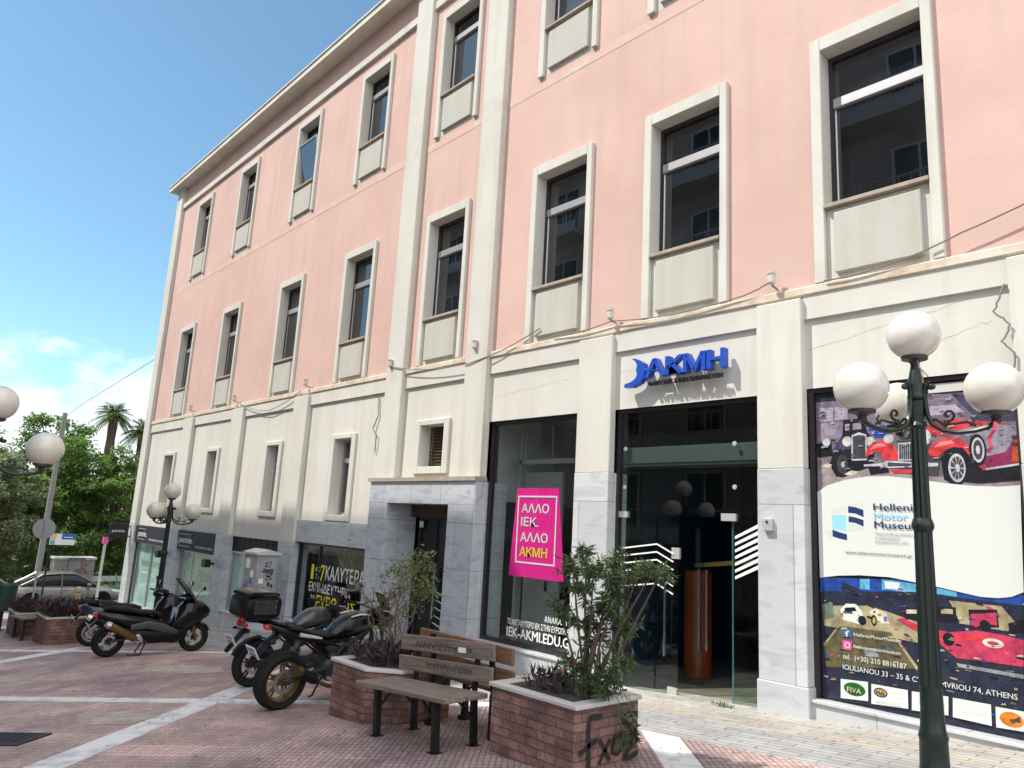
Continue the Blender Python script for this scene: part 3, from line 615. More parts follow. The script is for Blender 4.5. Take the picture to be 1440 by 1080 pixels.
# the other leaf swung open into the hall
d = MB(); d.box(-4.90, 8.13, -.46, -4.888, 8.98, 1.73); dd = bpart(d, 'door', 'door_glass')
q = MB(); q.box(-4.9035, 8.125, -.46, -4.8845, 8.131, 1.73); q.box(-4.9035, 8.979, -.46, -4.8845, 8.985, 1.73); q.build('glass_edge', 'glass_edge', dd)
q = MB(); q.box(-4.87, 8.80, -.05, -4.845, 8.825, 1.0); q.box(-4.945, 8.80, -.05, -4.92, 8.825, 1.0); q.build('handle', 'steel', dd)
q = MB()
for (hx, hz, w_, h_) in ((a + .05, 1.70, .15, .08), (-5.02, 1.70, .2, .09)): q.box(hx, 8.07, hz, hx + w_, 8.125, hz + h_)
for hx in (a + .13, -4.84):
    for hz in (2.11, 2.64): q.lathe([(.001, 8.075), (.03, 8.078), (.03, 8.09)], (hx, 0, hz), 'y', 12)
q.build('clamp', 'pale_aluminium', s)
q = MB()
for k in range(7):
    zz = 1.02 + k * .078 - .0
    q = MB(); q.prism([(-4.84, 8.086, zz), (-4.5, 8.086, zz + .16), (-4.5, 8.086, zz + .205), (-4.84, 8.086, zz + .035)], (0, .003, 0)); q.build('stripe', 'white_print', s)
for k in range(6):
    zz = .78 + k * .1
    q = MB(); q.bar((a + .08, 8.086, zz), (-5.98, 8.086, zz + .09), .003, .018); q.bar((-5.98, 8.086, zz + .09), (-5.72, 8.086, zz - .02), .003, .018); q.build('stripe', 'white_print', s)
q = MB(); q.lathe([(.2, -.5), (.2, .98), (.18, 1.0), (.001, 1.0)], (-6.45, 9.75, 0), 'z', 40); tag(q.build('reception_desk', 'orange_lacquer'), 'rounded glossy orange reception desk inside the glass entrance', 'reception desk')
q = MB(); q.bar((-6.6, 9.9, 1.06), (-5.0, 9.3, 1.24), .03, .06); q.build('strip', 'gold_strip', r); q = MB(); q.box(-6.02, 9.1, -.02, -5.99, 9.13, 1.05); q.build('handle', 'steel', r); q = MB(); q.box(-5.9, 9.1, -.02, -5.87, 9.13, 1.05); q.build('handle', 'steel', r); q = MB(); q.box(-6.9, 9.15, -.5, -5.96, 9.165, 1.6); q.build('inner_door', 'door_glass', r)
r2 = MB(); r2.bar((-4.86, 9.1, 1.3), (-4.62, 9.1, 2.35), .02, .02); r2.build('strip', 'gold_strip', r)
# museum poster bay: dark box over the poster and a window behind it
a, b, z0, z1 = SH[7]
f = MB(); f.box(a, 8.03, z0 + .035, a + .06, 8.14, z1); f.box(b - .05, 8.03, z0 + .035, b, 8.14, z1); f.box(a + .06, 8.03, z1 - .05, b - .05, 8.14, z1); f.box(a + .06, 8.09, z0 + .035, b - .05, 8.12, z1 - .05)
s = bpart(f, 'shop_window', 'dark_aluminium')
q = MB(); q.box(-2.62, 8.05, 3.05, -2.28, 8.08, 3.14); q.build('notice', 'camera_white', s)
# bays farther along
for (a, b, z0, z1) in SH[8:]:
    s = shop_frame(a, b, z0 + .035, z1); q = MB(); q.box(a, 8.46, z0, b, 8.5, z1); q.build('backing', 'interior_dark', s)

# hairline cracks in the cream render
q = MB()
for (x, z, dx, dz) in ((-3.85, 3.66, 1.6, .28), (-9.3, 3.62, 1.7, .12), (-6.6, 3.72, .8, .08), (-13.4, 3.5, .8, -.3), (-17.9, 3.6, .9, .2), (-10.4, 2.9, .5, .3), (-2.7, 3.5, .7, .2)):
    pts = []; n = 14
    for i in range(n + 1): u = i / n; pts.append(Vector((x + dx * u, 7.9975, z + dz * u + R_.gauss(0, .009))))
    for i in range(n):
        w_ = R_.uniform(.0007, .0018); q.add([pts[i] - Vector((0, 0, w_)), pts[i + 1] - Vector((0, 0, w_)), pts[i + 1] + Vector((0, 0, w_)), pts[i] + Vector((0, 0, w_))], [(0, 1, 2, 3)])
bpart(q, 'crack', mat('crack_line', (.38, .33, .27), .9))
# ------------------------------------------------------------ signs on the front
for k, (x0, x1, wd) in enumerate(((-28.1 + .5, -24.17, .9), (-23.38, -20.36, 1.12))):
    t = thing('shop_sign', ('black fascia sign with white shop name at the building corner, over the leftmost frosted window', 'black fascia sign with white shop name over the second frosted window from the building corner')[k], 'sign', ((x0 + x1) / 2, 7.95, .3), 0, 'black fascia signs of the fabric shop')
    q = MB(); q.box(x0, 7.93, .29, x1, 8.10, .845); q.build('board', 'black_sign', t, world=True, bevel=.008, seg=1)
    xl = x0 + (.35 if k == 0 else .12)
    lettering([('pennie.', 'white_print', xl, wd, .50, .19, -.005), ('TEXTILES DECO WORKS', 'white_print', xl + wd + .25, 1.45 if k == 0 else 1.3, .40, .055, 0)], t, 7.926)
    q = MB(); q.box(xl, 7.924, .40, xl + wd * .8, 7.93, .408); q.box(xl, 7.924, .74, xl + wd * .8, 7.93, .748); q.build('rule', 'white_print', t, world=True)
t = thing('projecting_sign', 'small black shop sign projecting from the far corner of the building', 'sign', (-28.0, 7.6, .35), 0)
q = MB(); q.box(-28.05, 7.22, .34, -27.95, 7.80, .87); q.build('board', 'black_sign', t, world=True, bevel=.01, seg=1)
q = MB(); q.box(-28.02, 7.80, .42, -27.98, 7.90, .46); q.box(-28.02, 7.80, .74, -27.98, 7.90, .78); q.build('bracket', 'black_metal', t, world=True)
tm = text_mb('pennie.', .42, 0, 0, 0, .11, 0); mb = MB(); mb.add([(-27.946, 7.29 + p[0], .57 + p[2]) for p in tm.v], tm.f); mb.build('lettering', 'white_print', t, world=True)
# blue letters over the entrance
t = thing('letter_sign', 'raised blue letters with a face profile mounted above the glass entrance', 'sign', (-5.5, 7.95, 3.45))
for ch, x, wdt in (('Α', -6.05, .33), ('Κ', -5.71, .29), ('Μ', -5.43, .33), ('Η', -5.08, .25)):
    text_mb(ch, wdt, x, 3.565, 7.83, .235, .02, .10).build('letter', 'blue_letter', t, world=True)
q = MB(); fp = [(-6.12, 3.50), (-6.06, 3.56), (-6.05, 3.63), (-6.02, 3.66), (-6.06, 3.70), (-6.06, 3.76), (-6.12, 3.80), (-6.2, 3.84), (-6.27, 3.85), (-6.2, 3.80), (-6.17, 3.74), (-6.19, 3.68), (-6.17, 3.62), (-6.2, 3.56), (-6.28, 3.52), (-6.38, 3.50), (-6.39, 3.455), (-6.25, 3.45)]
q.prism([(x, 7.83, z) for x, z in fp], (0, .10, 0)); q.build('emblem', 'blue_letter', t, world=True)
tm = text_mb('Ο ΗΓΕΤΗΣ ΣΤΗΝ ΕΚΠΑΙΔΕΥΣΗ', 1.12, -6.0, 3.445, 7.86, .055, .015, .04); tm.build('motto', 'black_letter', t, world=True)
q = MB()
for x in (-6.1, -5.6, -5.25, -4.9): q.box(x - .01, 7.93, 3.63, x + .01, 8.0, 3.65)
q.build('stud', 'steel', t, world=True)
# pink card hanging in the window
t = thing('hanging_card', 'bright pink card with white and yellow capitals hanging inside the shop window', 'poster', (-8.26, 8.13, .72))
q = MB(); q.prism([(-8.75, 8.12, 2.10), (-7.83, 8.12, 2.10), (-7.66, 8.12, .735), (-8.86, 8.12, .735)], (0, .012, 0)); q.build('card', 'pink_card', t, world=True)
q = MB()
for (x0, z0, x1, z1) in ((-8.715, 1.955, -7.85, 1.98), (-8.715, .94, -7.85, .965), (-8.715, .965, -8.69, 1.955), (-7.875, .965, -7.85, 1.955)): q.box(x0, 8.112, z0, x1, 8.117, z1)
q.build('border', 'white_print', t, world=True)
lettering([('ΑΛΛΟ', 'white_print', -8.62, .60, 1.72, .135, .02), ('ΙΕΚ.', 'white_print', -8.62, .38, 1.51, .135, .02), ('ΑΛΛΟ', 'white_print', -8.62, .60, 1.275, .135, .02), ('ΑΚΜΗ', 'yellow_print', -8.62, .60, 1.05, .14, .022)], t, 8.114)
q = MB(); q.tube([(-8.6, 8.126, 2.1), (-8.6, 8.126, 3.1)], .003, 4); q.tube([(-8.0, 8.126, 2.1), (-8.0, 8.126, 3.1)], .003, 4); q.build('cord', 'cable_grey', t, world=True)
# flowers on the dark table behind the window
t = thing('side_table', 'low dark table inside the window below the pink card', 'table', (-9.3, 10.2, -.29))
q = MB(); q.box(-10.7, 9.9, .10, -8.6, 10.5, .2); q.build('tabletop', 'dark_wood', t, world=True)
for x in (-10.6, -8.75):
    for y in (9.95, 10.4): q = MB(); q.box(x, y, -.29, x + .06, y + .06, .1); q.build('leg', 'dark_wood', t, world=True)
t = thing('bouquet', 'bunch of white flowers standing on the dark table behind the window', 'flowers', (-9.5, 10.15, .2))
q = MB(); q.lathe([(.06, .2), (.09, .3), (.07, .38)], (-9.5, 10.15, 0), 'z', 14); q.build('vase', 'interior_dark', t, world=True)
q = MB()
for k in range(110):
    th, ph = R_.uniform(0, 2 * pi), R_.uniform(.2, 1.7); rr = R_.uniform(.2, .42); c = Vector((-9.5 + rr * 1.3 * sin(ph) * cos(th), 10.12 + rr * .6 * sin(ph) * sin(th), .36 + rr * .8 * cos(ph)))
    for j in range(5):
        a_ = j * 1.257; d1 = Vector((cos(a_), R_.uniform(-.4, .4), sin(a_))) * .05; d2 = Vector((-sin(a_), 0, cos(a_))) * .022; q.quad(c, c + d1 * .6 + d2, c + d1, c + d1 * .6 - d2)
q.build('blossom', mat('petal', (.80, .84, .80), .6), t, world=True)
# keypad, cameras, floodlights
t = thing('keypad', 'small grey metal intercom on the marble pilaster right of the entrance', 'intercom', (-4.28, 7.86, 1.6))
q = MB(); q.box(-4.34, 7.83, 1.60, -4.23, 7.885, 1.74); q.build('case', 'pale_aluminium', t, world=True, bevel=.008); q = MB(); q.lathe([(.001, 7.818), (.014, 7.82), (.014, 7.83)], (-4.285, 0, 1.70), 'y', 10); q.build('lens', 'black_metal', t, world=True)
cam0 = None
clab = ['leftmost grey spotlight on the ledge of the pink building', 'small grey spotlight on the ledge over the second and third frosted windows', 'small grey spotlight on the ledge over the slogan window', 'small spotlight on the ledge at the left tall pilaster', 'small spotlight on the ledge just right of the second tall pilaster', 'small spotlight on the ledge left above the blue letters', 'small spotlight on the ledge right above the blue letters']
for k, x in enumerate((-23.6, -20.2, -16.0, -12.4, -9.75, -6.69, -4.2)):
    if cam0 is None:
        t = cam0 = thing('spotlight', '', 'spotlight', (0, 0, 0), 0, 'small spotlights along the ledge')
        q = MB(); q.tube([(0, 0, 0), (0, -.12, .02), (0, -.14, .08)], .012, 6); q.build('bracket', 'cable_grey', t)
        q = MB(); q.lathe([(.03, 0), (.045, .02), (.045, .11), (.055, .13), (.055, .15), (.001, .15)], (0, -.14, .03), 'z', 12); q.build('housing', 'camera_white', t)
    else: t = copy_tree(cam0)
    t['label'] = clab[k]; t.location = (x, 7.99, 4.46)
fl0 = None
for k, x in enumerate((-24.1, -20.28)):
    if fl0 is None:
        t = fl0 = thing('floodlight', '', 'floodlight', (0, 0, 0), 0, 'black floodlights by the frosted windows')
        q = MB(); q.box(-.13, -.28, -.09, .13, -.12, .11); q.build('housing', 'black_metal', t, bevel=.015); q = MB(); q.box(-.03, -.12, -.03, .03, .0, .03); q.build('bracket', 'black_metal', t)
    else: t = copy_tree(fl0)
    t.location = (x, 7.88, .08); t['label'] = ('black floodlight box on the pilaster beside the corner fascia sign', 'black floodlight box on the pilaster between second and third frosted windows')[k]
# cables on the front
def cable(pts, label, r=.009):
    P = []
    for i in range(len(pts) - 1):
        a, b = Vector(pts[i]), Vector(pts[i + 1]); n = 6
        for k in range(n): q = a.lerp(b, k / n); P.append((q.x + R_.uniform(-.01, .01), q.y, q.z - .1 * min(1, (b - a).length / 3) * sin(pi * k / n)))
    P.append(pts[-1]); mb = MB(); mb.tube(P, r, 5); tag(mb.build('cable', 'cable_grey'), label, 'cable', 'loose cables on the front')
cable([(-12.4, 7.86, 4.5), (-9.9, 7.86, 4.25), (-8.2, 7.92, 4.62)], 'sagging grey cable crossing both tall pilasters at the ledge')
cable([(-7.9, 7.9, 4.44), (-6.7, 7.88, 4.47), (-4.6, 7.9, 4.44), (-4.2, 7.9, 4.56)], 'grey cable running along the ledge above the blue letters')
cable([(-3.6, 7.9, 4.42), (-2.9, 7.9, 4.45), (-2.2, 7.9, 4.62), (-1.2, 7.9, 4.95), (1, 7.9, 5.1)], 'grey cable climbing from the ledge at the right edge')
cable([(-19.9, 7.9, 4.4), (-18.0, 7.9, 4.05), (-16.3, 7.9, 4.4)], 'thin cable sagging across the cream wall over the third frosted window')
cable([(-12.9, 7.97, 3.95), (-12.85, 7.97, 3.6), (-13.0, 7.95, 3.3), (-12.85, 7.95, 3.15), (-12.88, 7.97, 2.8)], 'short tangled cable hanging above the slogan window', .012)
cable([(-1.85, 7.86, 4.0), (-1.95, 7.86, 3.75), (-1.82, 7.86, 3.6), (-1.9, 7.86, 3.45), (-1.8, 7.86, 3.3), (-1.92, 7.87, 2.9)], 'tangled wire hanging beside the poster bay at right', .010)
# ------------------------------------------------------------ museum poster, printed flat on a board
ART = [('mauve',[(-3.806,3.059),(-1.802,3.029),(-1.862,2.106),(-3.811,2.053)]),('mauvel',[(-3.768,2.993),(-3.603,2.984),(-3.607,2.836),(-3.772,2.837)]),('mauvel',[(-3.584,2.986),(-3.442,2.978),(-3.447,2.844),(-3.588,2.844)]),('mauve2',[(-3.773,2.814),(-3.494,2.809),(-3.518,2.65),(-3.778,2.615)]),('gfloor',[(-3.796,2.433),(-3.135,2.287),(-2.551,2.208),(-1.858,2.169),(-1.862,2.106),(-3.811,2.053)]),('navyp',[(-2.417,3.022),(-1.803,3.013),(-1.822,2.715),(-2.193,2.74)]),('mauvel',[(-2.641,2.92),(-2.392,2.92),(-2.306,2.832),(-2.614,2.821)]),('bluep',[(-1.979,2.981),(-1.804,2.989),(-1.812,2.868),(-1.974,2.832)]),('black',[(-3.808,2.587),(-3.632,2.617),(-3.618,2.446),(-3.792,2.433)]),('silver',('E',-3.687,2.601,0.043,0.046)),('black',[(-3.659,2.353),(-3.597,2.54),(-3.508,2.668),(-3.493,2.837),(-3.273,2.841),(-3.242,2.691),(-3.158,2.595),(-3.194,2.324),(-3.401,2.255),(-3.587,2.211)]),('mauve2',[(-3.476,2.789),(-3.43,2.792),(-3.432,2.72),(-3.478,2.719)]),('mauve2',[(-3.393,2.793),(-3.302,2.794),(-3.299,2.727),(-3.395,2.722)]),('navyp',[(-3.636,2.485),(-3.577,2.577),(-3.499,2.649),(-3.408,2.607),(-3.402,2.513),(-3.503,2.517),(-3.581,2.426)]),('silver',[(-3.41,2.663),(-3.332,2.692),(-3.252,2.664),(-3.253,2.389),(-3.419,2.388)]),('dkgrey',[(-3.396,2.647),(-3.333,2.666),(-3.267,2.646),(-3.27,2.406),(-3.402,2.406)]),('silver',('E',-3.46,2.6,0.052,0.056)),('silver',('E',-3.22,2.588,0.05,0.051)),('cream',('E',-3.46,2.6,0.031,0.036)),('cream',('E',-3.22,2.588,0.03,0.032)),('black',('E',-3.523,2.365,0.107,0.156)),('dkgrey',('E',-3.516,2.353,0.059,0.104)),('silver',('E',-3.512,2.349,0.018,0.033)),('cream',[(-3.503,2.242),(-3.428,2.283),(-3.338,2.269),(-3.411,2.226)]),('cream',[(-3.755,2.336),(-3.697,2.363),(-3.63,2.352),(-3.66,2.315)]),('bluep',[(-3.241,2.718),(-3.047,2.761),(-2.964,2.707),(-3.035,2.625),(-3.157,2.622)]),('redp',[(-2.715,2.723),(-2.399,2.771),(-1.982,2.705),(-1.949,2.667),(-2.317,2.622),(-2.624,2.621)]),('dkgrey',[(-2.952,2.585),(-2.642,2.587),(-2.542,2.394),(-2.574,2.209),(-2.933,2.248)]),('redp',[(-3.273,2.426),(-3.249,2.516),(-3.184,2.581),(-3.088,2.591),(-2.996,2.555),(-2.937,2.46),(-2.927,2.389),(-3.08,2.371),(-3.103,2.448),(-3.153,2.476),(-3.216,2.448)]),('redl',[(-3.223,2.497),(-3.168,2.559),(-3.089,2.564),(-3.056,2.536),(-3.143,2.518)]),('silver',[(-2.94,2.558),(-2.779,2.563),(-2.788,2.376),(-2.941,2.375)]),('dkgrey',[(-2.927,2.544),(-2.791,2.547),(-2.799,2.388),(-2.93,2.389)]),('silver',[(-2.909,2.544),(-2.904,2.543),(-2.909,2.392),(-2.913,2.392)]),('silver',[(-2.889,2.543),(-2.884,2.543),(-2.889,2.391),(-2.894,2.391)]),('silver',[(-2.869,2.542),(-2.864,2.542),(-2.869,2.39),(-2.874,2.391)]),('silver',[(-2.849,2.541),(-2.844,2.541),(-2.849,2.39),(-2.854,2.39)]),('silver',[(-2.829,2.54),(-2.824,2.54),(-2.83,2.389),(-2.834,2.389)]),('silver',[(-2.81,2.539),(-2.805,2.539),(-2.81,2.389),(-2.815,2.389)]),('silver',('E',-3.028,2.606,0.051,0.05)),('cream',('E',-3.028,2.606,0.031,0.03)),('silver',('E',-2.665,2.606,0.045,0.073)),('cream',('E',-2.669,2.606,0.025,0.048)),('silver',[(-3.29,2.344),(-3.098,2.354),(-3.062,2.38),(-2.805,2.359),(-2.568,2.341),(-2.569,2.31),(-2.799,2.307),(-3.065,2.3),(-3.133,2.323),(-3.288,2.322)]),('dkgrey',[(-3.046,2.36),(-2.814,2.342),(-2.823,2.316),(-3.048,2.317)]),('redp',[(-3.041,2.285),(-2.8,2.281),(-2.818,2.243),(-2.983,2.249)]),('black',[(-3.247,2.325),(-3.048,2.306),(-3.033,2.258),(-3.224,2.234)]),('silverm',[(-2.39,2.66),(-2.08,2.704),(-1.825,2.667),(-1.834,2.532),(-1.985,2.426),(-2.17,2.391),(-2.234,2.534)]),('maroon',[(-2.178,2.383),(-1.985,2.434),(-1.923,2.536),(-1.829,2.603),(-1.848,2.326),(-2.148,2.272)]),('redo',[(-1.91,2.535),(-1.83,2.595),(-1.847,2.342),(-1.949,2.341)]),('black',[(-2.522,2.174),(-2.542,2.394),(-2.476,2.477),(-2.354,2.506),(-2.256,2.402),(-2.177,2.269),(-1.849,2.31),(-1.858,2.169),(-2.199,2.139)]),('redp',[(-2.661,2.441),(-2.629,2.518),(-2.556,2.569),(-2.455,2.592),(-2.35,2.565),(-2.281,2.486),(-2.223,2.352),(-2.149,2.268),(-2.178,2.261),(-2.259,2.353),(-2.34,2.485),(-2.429,2.496),(-2.492,2.469),(-2.564,2.404),(-2.634,2.414)]),('redl',[(-2.599,2.499),(-2.534,2.551),(-2.441,2.561),(-2.412,2.534),(-2.52,2.513)]),('black',('E',-2.418,2.29,0.116,0.166)),('silver',('E',-2.403,2.29,0.075,0.14)),('dkgrey',('E',-2.4,2.29,0.06,0.113)),('silver',('E',-2.398,2.29,0.021,0.04)),('silver',[(-2.388,2.29),(-2.34,2.289),(-2.341,2.275)]),('silver',[(-2.391,2.276),(-2.355,2.223),(-2.36,2.212)]),('silver',[(-2.397,2.268),(-2.387,2.182),(-2.394,2.179)]),('silver',[(-2.405,2.268),(-2.424,2.182),(-2.43,2.187)]),('silver',[(-2.41,2.276),(-2.452,2.224),(-2.455,2.235)]),('silver',[(-2.412,2.29),(-2.46,2.291),(-2.459,2.305)]),('silver',[(-2.409,2.304),(-2.445,2.358),(-2.44,2.368)]),('silver',[(-2.402,2.312),(-2.412,2.398),(-2.405,2.402)]),('silver',[(-2.395,2.312),(-2.375,2.397),(-2.369,2.392)]),('silver',[(-2.389,2.303),(-2.348,2.355),(-2.345,2.344)]),('black',('E',-2.216,2.459,0.074,0.151)),('silver',('E',-2.212,2.459,0.054,0.122)),('dkgrey',('E',-2.212,2.459,0.04,0.096)),('silver',('E',-2.212,2.459,0.017,0.043)),('silver',[(-2.155,2.282),(-1.848,2.323),(-1.849,2.304),(-2.156,2.262)]),('dknavy',[(-3.79,1.148),(-1.923,1.176),(-1.999,0.002),(-3.788,-0.103)]),('bluep',[(-3.791,1.131),(-2.814,1.192),(-1.925,1.133),(-1.931,1.046),(-2.783,1.063),(-3.795,0.978)]),('cyan',[(-3.152,1.172),(-2.806,1.151),(-2.81,1.075),(-3.152,1.065)]),('white',[(-3.124,1.155),(-2.981,1.149),(-2.984,1.085),(-3.121,1.081)]),('cyan',[(-3.37,1.153),(-3.27,1.162),(-3.274,1.053),(-3.374,1.053)]),('cyan',[(-2.638,1.133),(-2.468,1.109),(-2.47,1.067),(-2.641,1.077)]),('beige',[(-2.54,1.033),(-2.115,1.034),(-1.988,0.869),(-2.068,0.807),(-2.45,0.826)]),('beige',[(-3.776,0.84),(-3.28,0.895),(-2.797,0.782),(-2.805,0.596),(-3.76,0.638)]),('dknavy',[(-3.567,1.116),(-3.374,1.043),(-3.087,0.878),(-3.222,0.863),(-3.479,0.953),(-3.56,0.985)]),('dknavy',[(-3.772,0.994),(-2.819,1.075),(-1.931,1.046),(-1.933,1.02),(-2.821,1.031),(-3.774,0.922)]),('green',[(-3.772,0.861),(-3.668,0.892),(-3.641,0.734),(-3.767,0.698)]),('white',[(-3.586,0.821),(-3.522,0.888),(-3.419,0.896),(-3.357,0.828),(-3.335,0.732),(-3.386,0.697),(-3.558,0.724)]),('black',[(-3.533,0.847),(-3.431,0.863),(-3.412,0.825),(-3.541,0.806)]),('black',('E',-3.36,0.739,0.043,0.047)),('cream',[(-3.282,0.836),(-3.221,0.882),(-3.117,0.837),(-3.092,0.744),(-3.227,0.727)]),('black',('E',-3.242,0.754,0.03,0.055)),('gold',('E',-3.242,0.754,0.016,0.031)),('bluel',[(-3.147,0.804),(-3.112,0.808),(-3.111,0.761),(-3.145,0.756)]),('black',[(-2.955,0.903),(-2.817,0.919),(-2.813,0.817),(-2.941,0.801)]),('cream',[(-2.927,0.897),(-2.827,0.909),(-2.828,0.871),(-2.929,0.859)]),('black',[(-2.647,0.957),(-2.484,0.97),(-2.479,0.832),(-2.637,0.821)]),('beige',[(-2.613,0.942),(-2.51,0.949),(-2.509,0.905),(-2.612,0.897)]),('black',[(-2.376,0.961),(-2.142,0.988),(-2.136,0.832),(-2.369,0.801)]),('redd',[(-2.362,0.923),(-2.151,0.96),(-2.15,0.848),(-2.253,0.852),(-2.319,0.808),(-2.364,0.82)]),('black',('E',-2.246,0.835,0.045,0.049)),('black',[(-2.063,0.876),(-1.939,0.926),(-1.946,0.823),(-2.054,0.783)]),('olive',[(-3.612,0.653),(-3.077,0.661),(-2.843,0.353),(-3.75,0.219),(-3.774,0.434)]),('beige',[(-3.612,0.657),(-3.591,0.656),(-3.762,0.426),(-3.774,0.445)]),('beige',[(-3.086,0.669),(-3.062,0.661),(-2.843,0.371),(-2.853,0.333)]),('grey',[(-3.354,0.458),(-3.236,0.486),(-3.201,0.405),(-3.337,0.393)]),('redd',[(-3.025,0.791),(-2.959,0.814),(-2.833,0.768),(-2.556,0.732),(-2.321,0.781),(-2.101,0.771),(-1.951,0.747),(-1.966,0.518),(-2.241,0.515),(-2.5,0.508),(-2.663,0.635),(-2.907,0.73)]),('redp',[(-2.96,0.789),(-2.798,0.745),(-2.557,0.695),(-2.323,0.746),(-2.073,0.721),(-2.293,0.706),(-2.56,0.65),(-2.8,0.708)]),('cream',('E',-2.191,0.686,0.086,0.041)),('redd',('E',-2.191,0.686,0.047,0.017)),('black',('E',-2.559,0.668,0.051,0.061)),('grey',[(-2.503,0.463),(-1.97,0.451),(-1.972,0.418),(-2.488,0.431)]),('white',[(-3.811,2.049),(-3.684,2.124),(-3.495,2.181),(-3.26,2.215),(-3.035,2.216),(-2.772,2.183),(-2.494,2.139),(-2.272,2.115),(-2.06,2.107),(-1.861,2.119),(-1.923,1.164),(-2.018,1.114),(-2.128,1.091),(-2.271,1.088),(-2.434,1.113),(-2.62,1.142),(-2.815,1.166),(-3.074,1.197),(-3.369,1.191),(-3.597,1.168),(-3.791,1.131)]),('lgrey',[(-3.644,1.859),(-3.504,1.908),(-3.308,1.942),(-3.306,1.89),(-3.463,1.912),(-3.478,1.845),(-3.646,1.802)]),('lblue',[(-3.642,1.803),(-3.488,1.81),(-3.489,1.634),(-3.641,1.656)]),('navy',[(-3.464,1.903),(-3.392,1.893),(-3.307,1.866),(-3.305,1.79),(-3.394,1.825),(-3.466,1.832)]),('navy',[(-3.463,1.796),(-3.395,1.786),(-3.308,1.76),(-3.31,1.692),(-3.397,1.727),(-3.465,1.735)]),('navy',[(-3.641,1.649),(-3.567,1.623),(-3.486,1.605),(-3.486,1.541),(-3.569,1.556),(-3.639,1.575)]),('lgrey',[(-3.462,1.724),(-3.31,1.687),(-3.332,1.661),(-3.472,1.634)]),('lgrey',[(-3.726,1.646),(-3.645,1.638),(-3.643,1.558),(-3.727,1.591)]),('white',[(-3.597,0.128),(-3.321,0.147),(-3.325,-0.037),(-3.602,-0.061)]),('white',[(-3.288,0.136),(-2.944,0.14),(-2.947,-0.032),(-3.295,-0.055)]),('white',[(-2.907,0.138),(-2.586,0.15),(-2.595,-0.018),(-2.915,-0.037)]),('white',[(-2.549,0.148),(-2.239,0.15),(-2.242,-0.032),(-2.558,-0.024)]),('white',[(-2.204,0.14),(-1.983,0.142),(-1.994,-0.026),(-2.209,-0.036)]),('greenb',('E',-3.458,0.051,0.109,0.065)),('navy',('E',-3.201,0.068,0.067,0.045)),('gold',('E',-3.201,0.068,0.055,0.032)),('orange',('E',-2.085,0.054,0.093,0.064)),('dkgrey',[(-2.1,0.054),(-2.062,0.065),(-2.02,0.096),(-2.017,0.039),(-2.063,0.04),(-2.101,0.037)]),('dkgrey',[(-2.094,0.034),(-2.056,0.039),(-2.057,0.029),(-2.094,0.022)]),('lgrey',[(-3.109,0.094),(-2.972,0.098),(-2.972,0.087),(-3.11,0.083)]),('lgrey',[(-3.111,0.057),(-2.973,0.062),(-2.974,0.051),(-3.111,0.046)]),('lgrey',[(-3.255,0.001),(-3.008,0.009),(-3.009,-0.009),(-3.255,-0.018)]),('lgrey',[(-2.865,0.078),(-2.623,0.081),(-2.625,0.037),(-2.867,0.032)]),('lgrey',[(-2.506,0.087),(-2.282,0.091),(-2.285,0.039),(-2.509,0.035)]),('fbblue',[(-3.561,0.632),(-3.469,0.631),(-3.471,0.556),(-3.563,0.555)]),('pink',[(-3.564,0.519),(-3.47,0.519),(-3.473,0.428),(-3.567,0.426)]),('orange',[(-3.555,0.467),(-3.484,0.466),(-3.485,0.434),(-3.556,0.435)]),('white',('E',-3.518,0.474,0.028,0.029)),('pink',('E',-3.518,0.474,0.02,0.021))]
ARTT = [('Hellenic', 'navy', -3.199, 0.443, 1.864, 0.074, 0.012), ('Motor', 'lblue', -3.199, 0.331, 1.774, 0.074, 0.012), ('Museum', 'navy', -3.196, 0.456, 1.682, 0.074, 0.012), ('THEODORE & JOANNA', 'grey', -3.195, 0.374, 1.613, 0.026, 0), ("CHARAGIONIS'", 'grey', -3.195, 0.241, 1.571, 0.026, 0), ('FOUNDATION 1977', 'grey', -3.195, 0.322, 1.53, 0.026, 0), ('www.hellenicmotormuseum.gr', 'dkgrey', -3.505, 0.665, 1.406, 0.032, 0), ('/HellenicMotorMuseum', 'white', -3.454, 0.471, 0.576, 0.035, 0), ('/hellenicmotormuseum', 'white', -3.458, 0.466, 0.458, 0.035, 0), ('tel.  (+30) 210 8816187', 'white', -3.564, 0.621, 0.336, 0.051, 0), ("IOULIANOU 33 – 35 & C' SEPTEMVRIOU 74, ATHENS", 'white', -3.567, 1.542, 0.231, 0.051, 0), ('f', 'white', -3.532, 0.041, 0.561, 0.059, 0.02), ('FIVA', 'cream', -3.529, 0.14, 0.018, 0.051, 0.012), ('FIA', 'dknavy', -3.243, 0.085, 0.047, 0.038, 0.015), ('HERITAGE MUSEUMS', 'grey', -3.256, 0.246, -0.034, 0.015, 0), ('-00A00', 'grey', -2.092, 0.12, 0.416, 0.034, 0)]
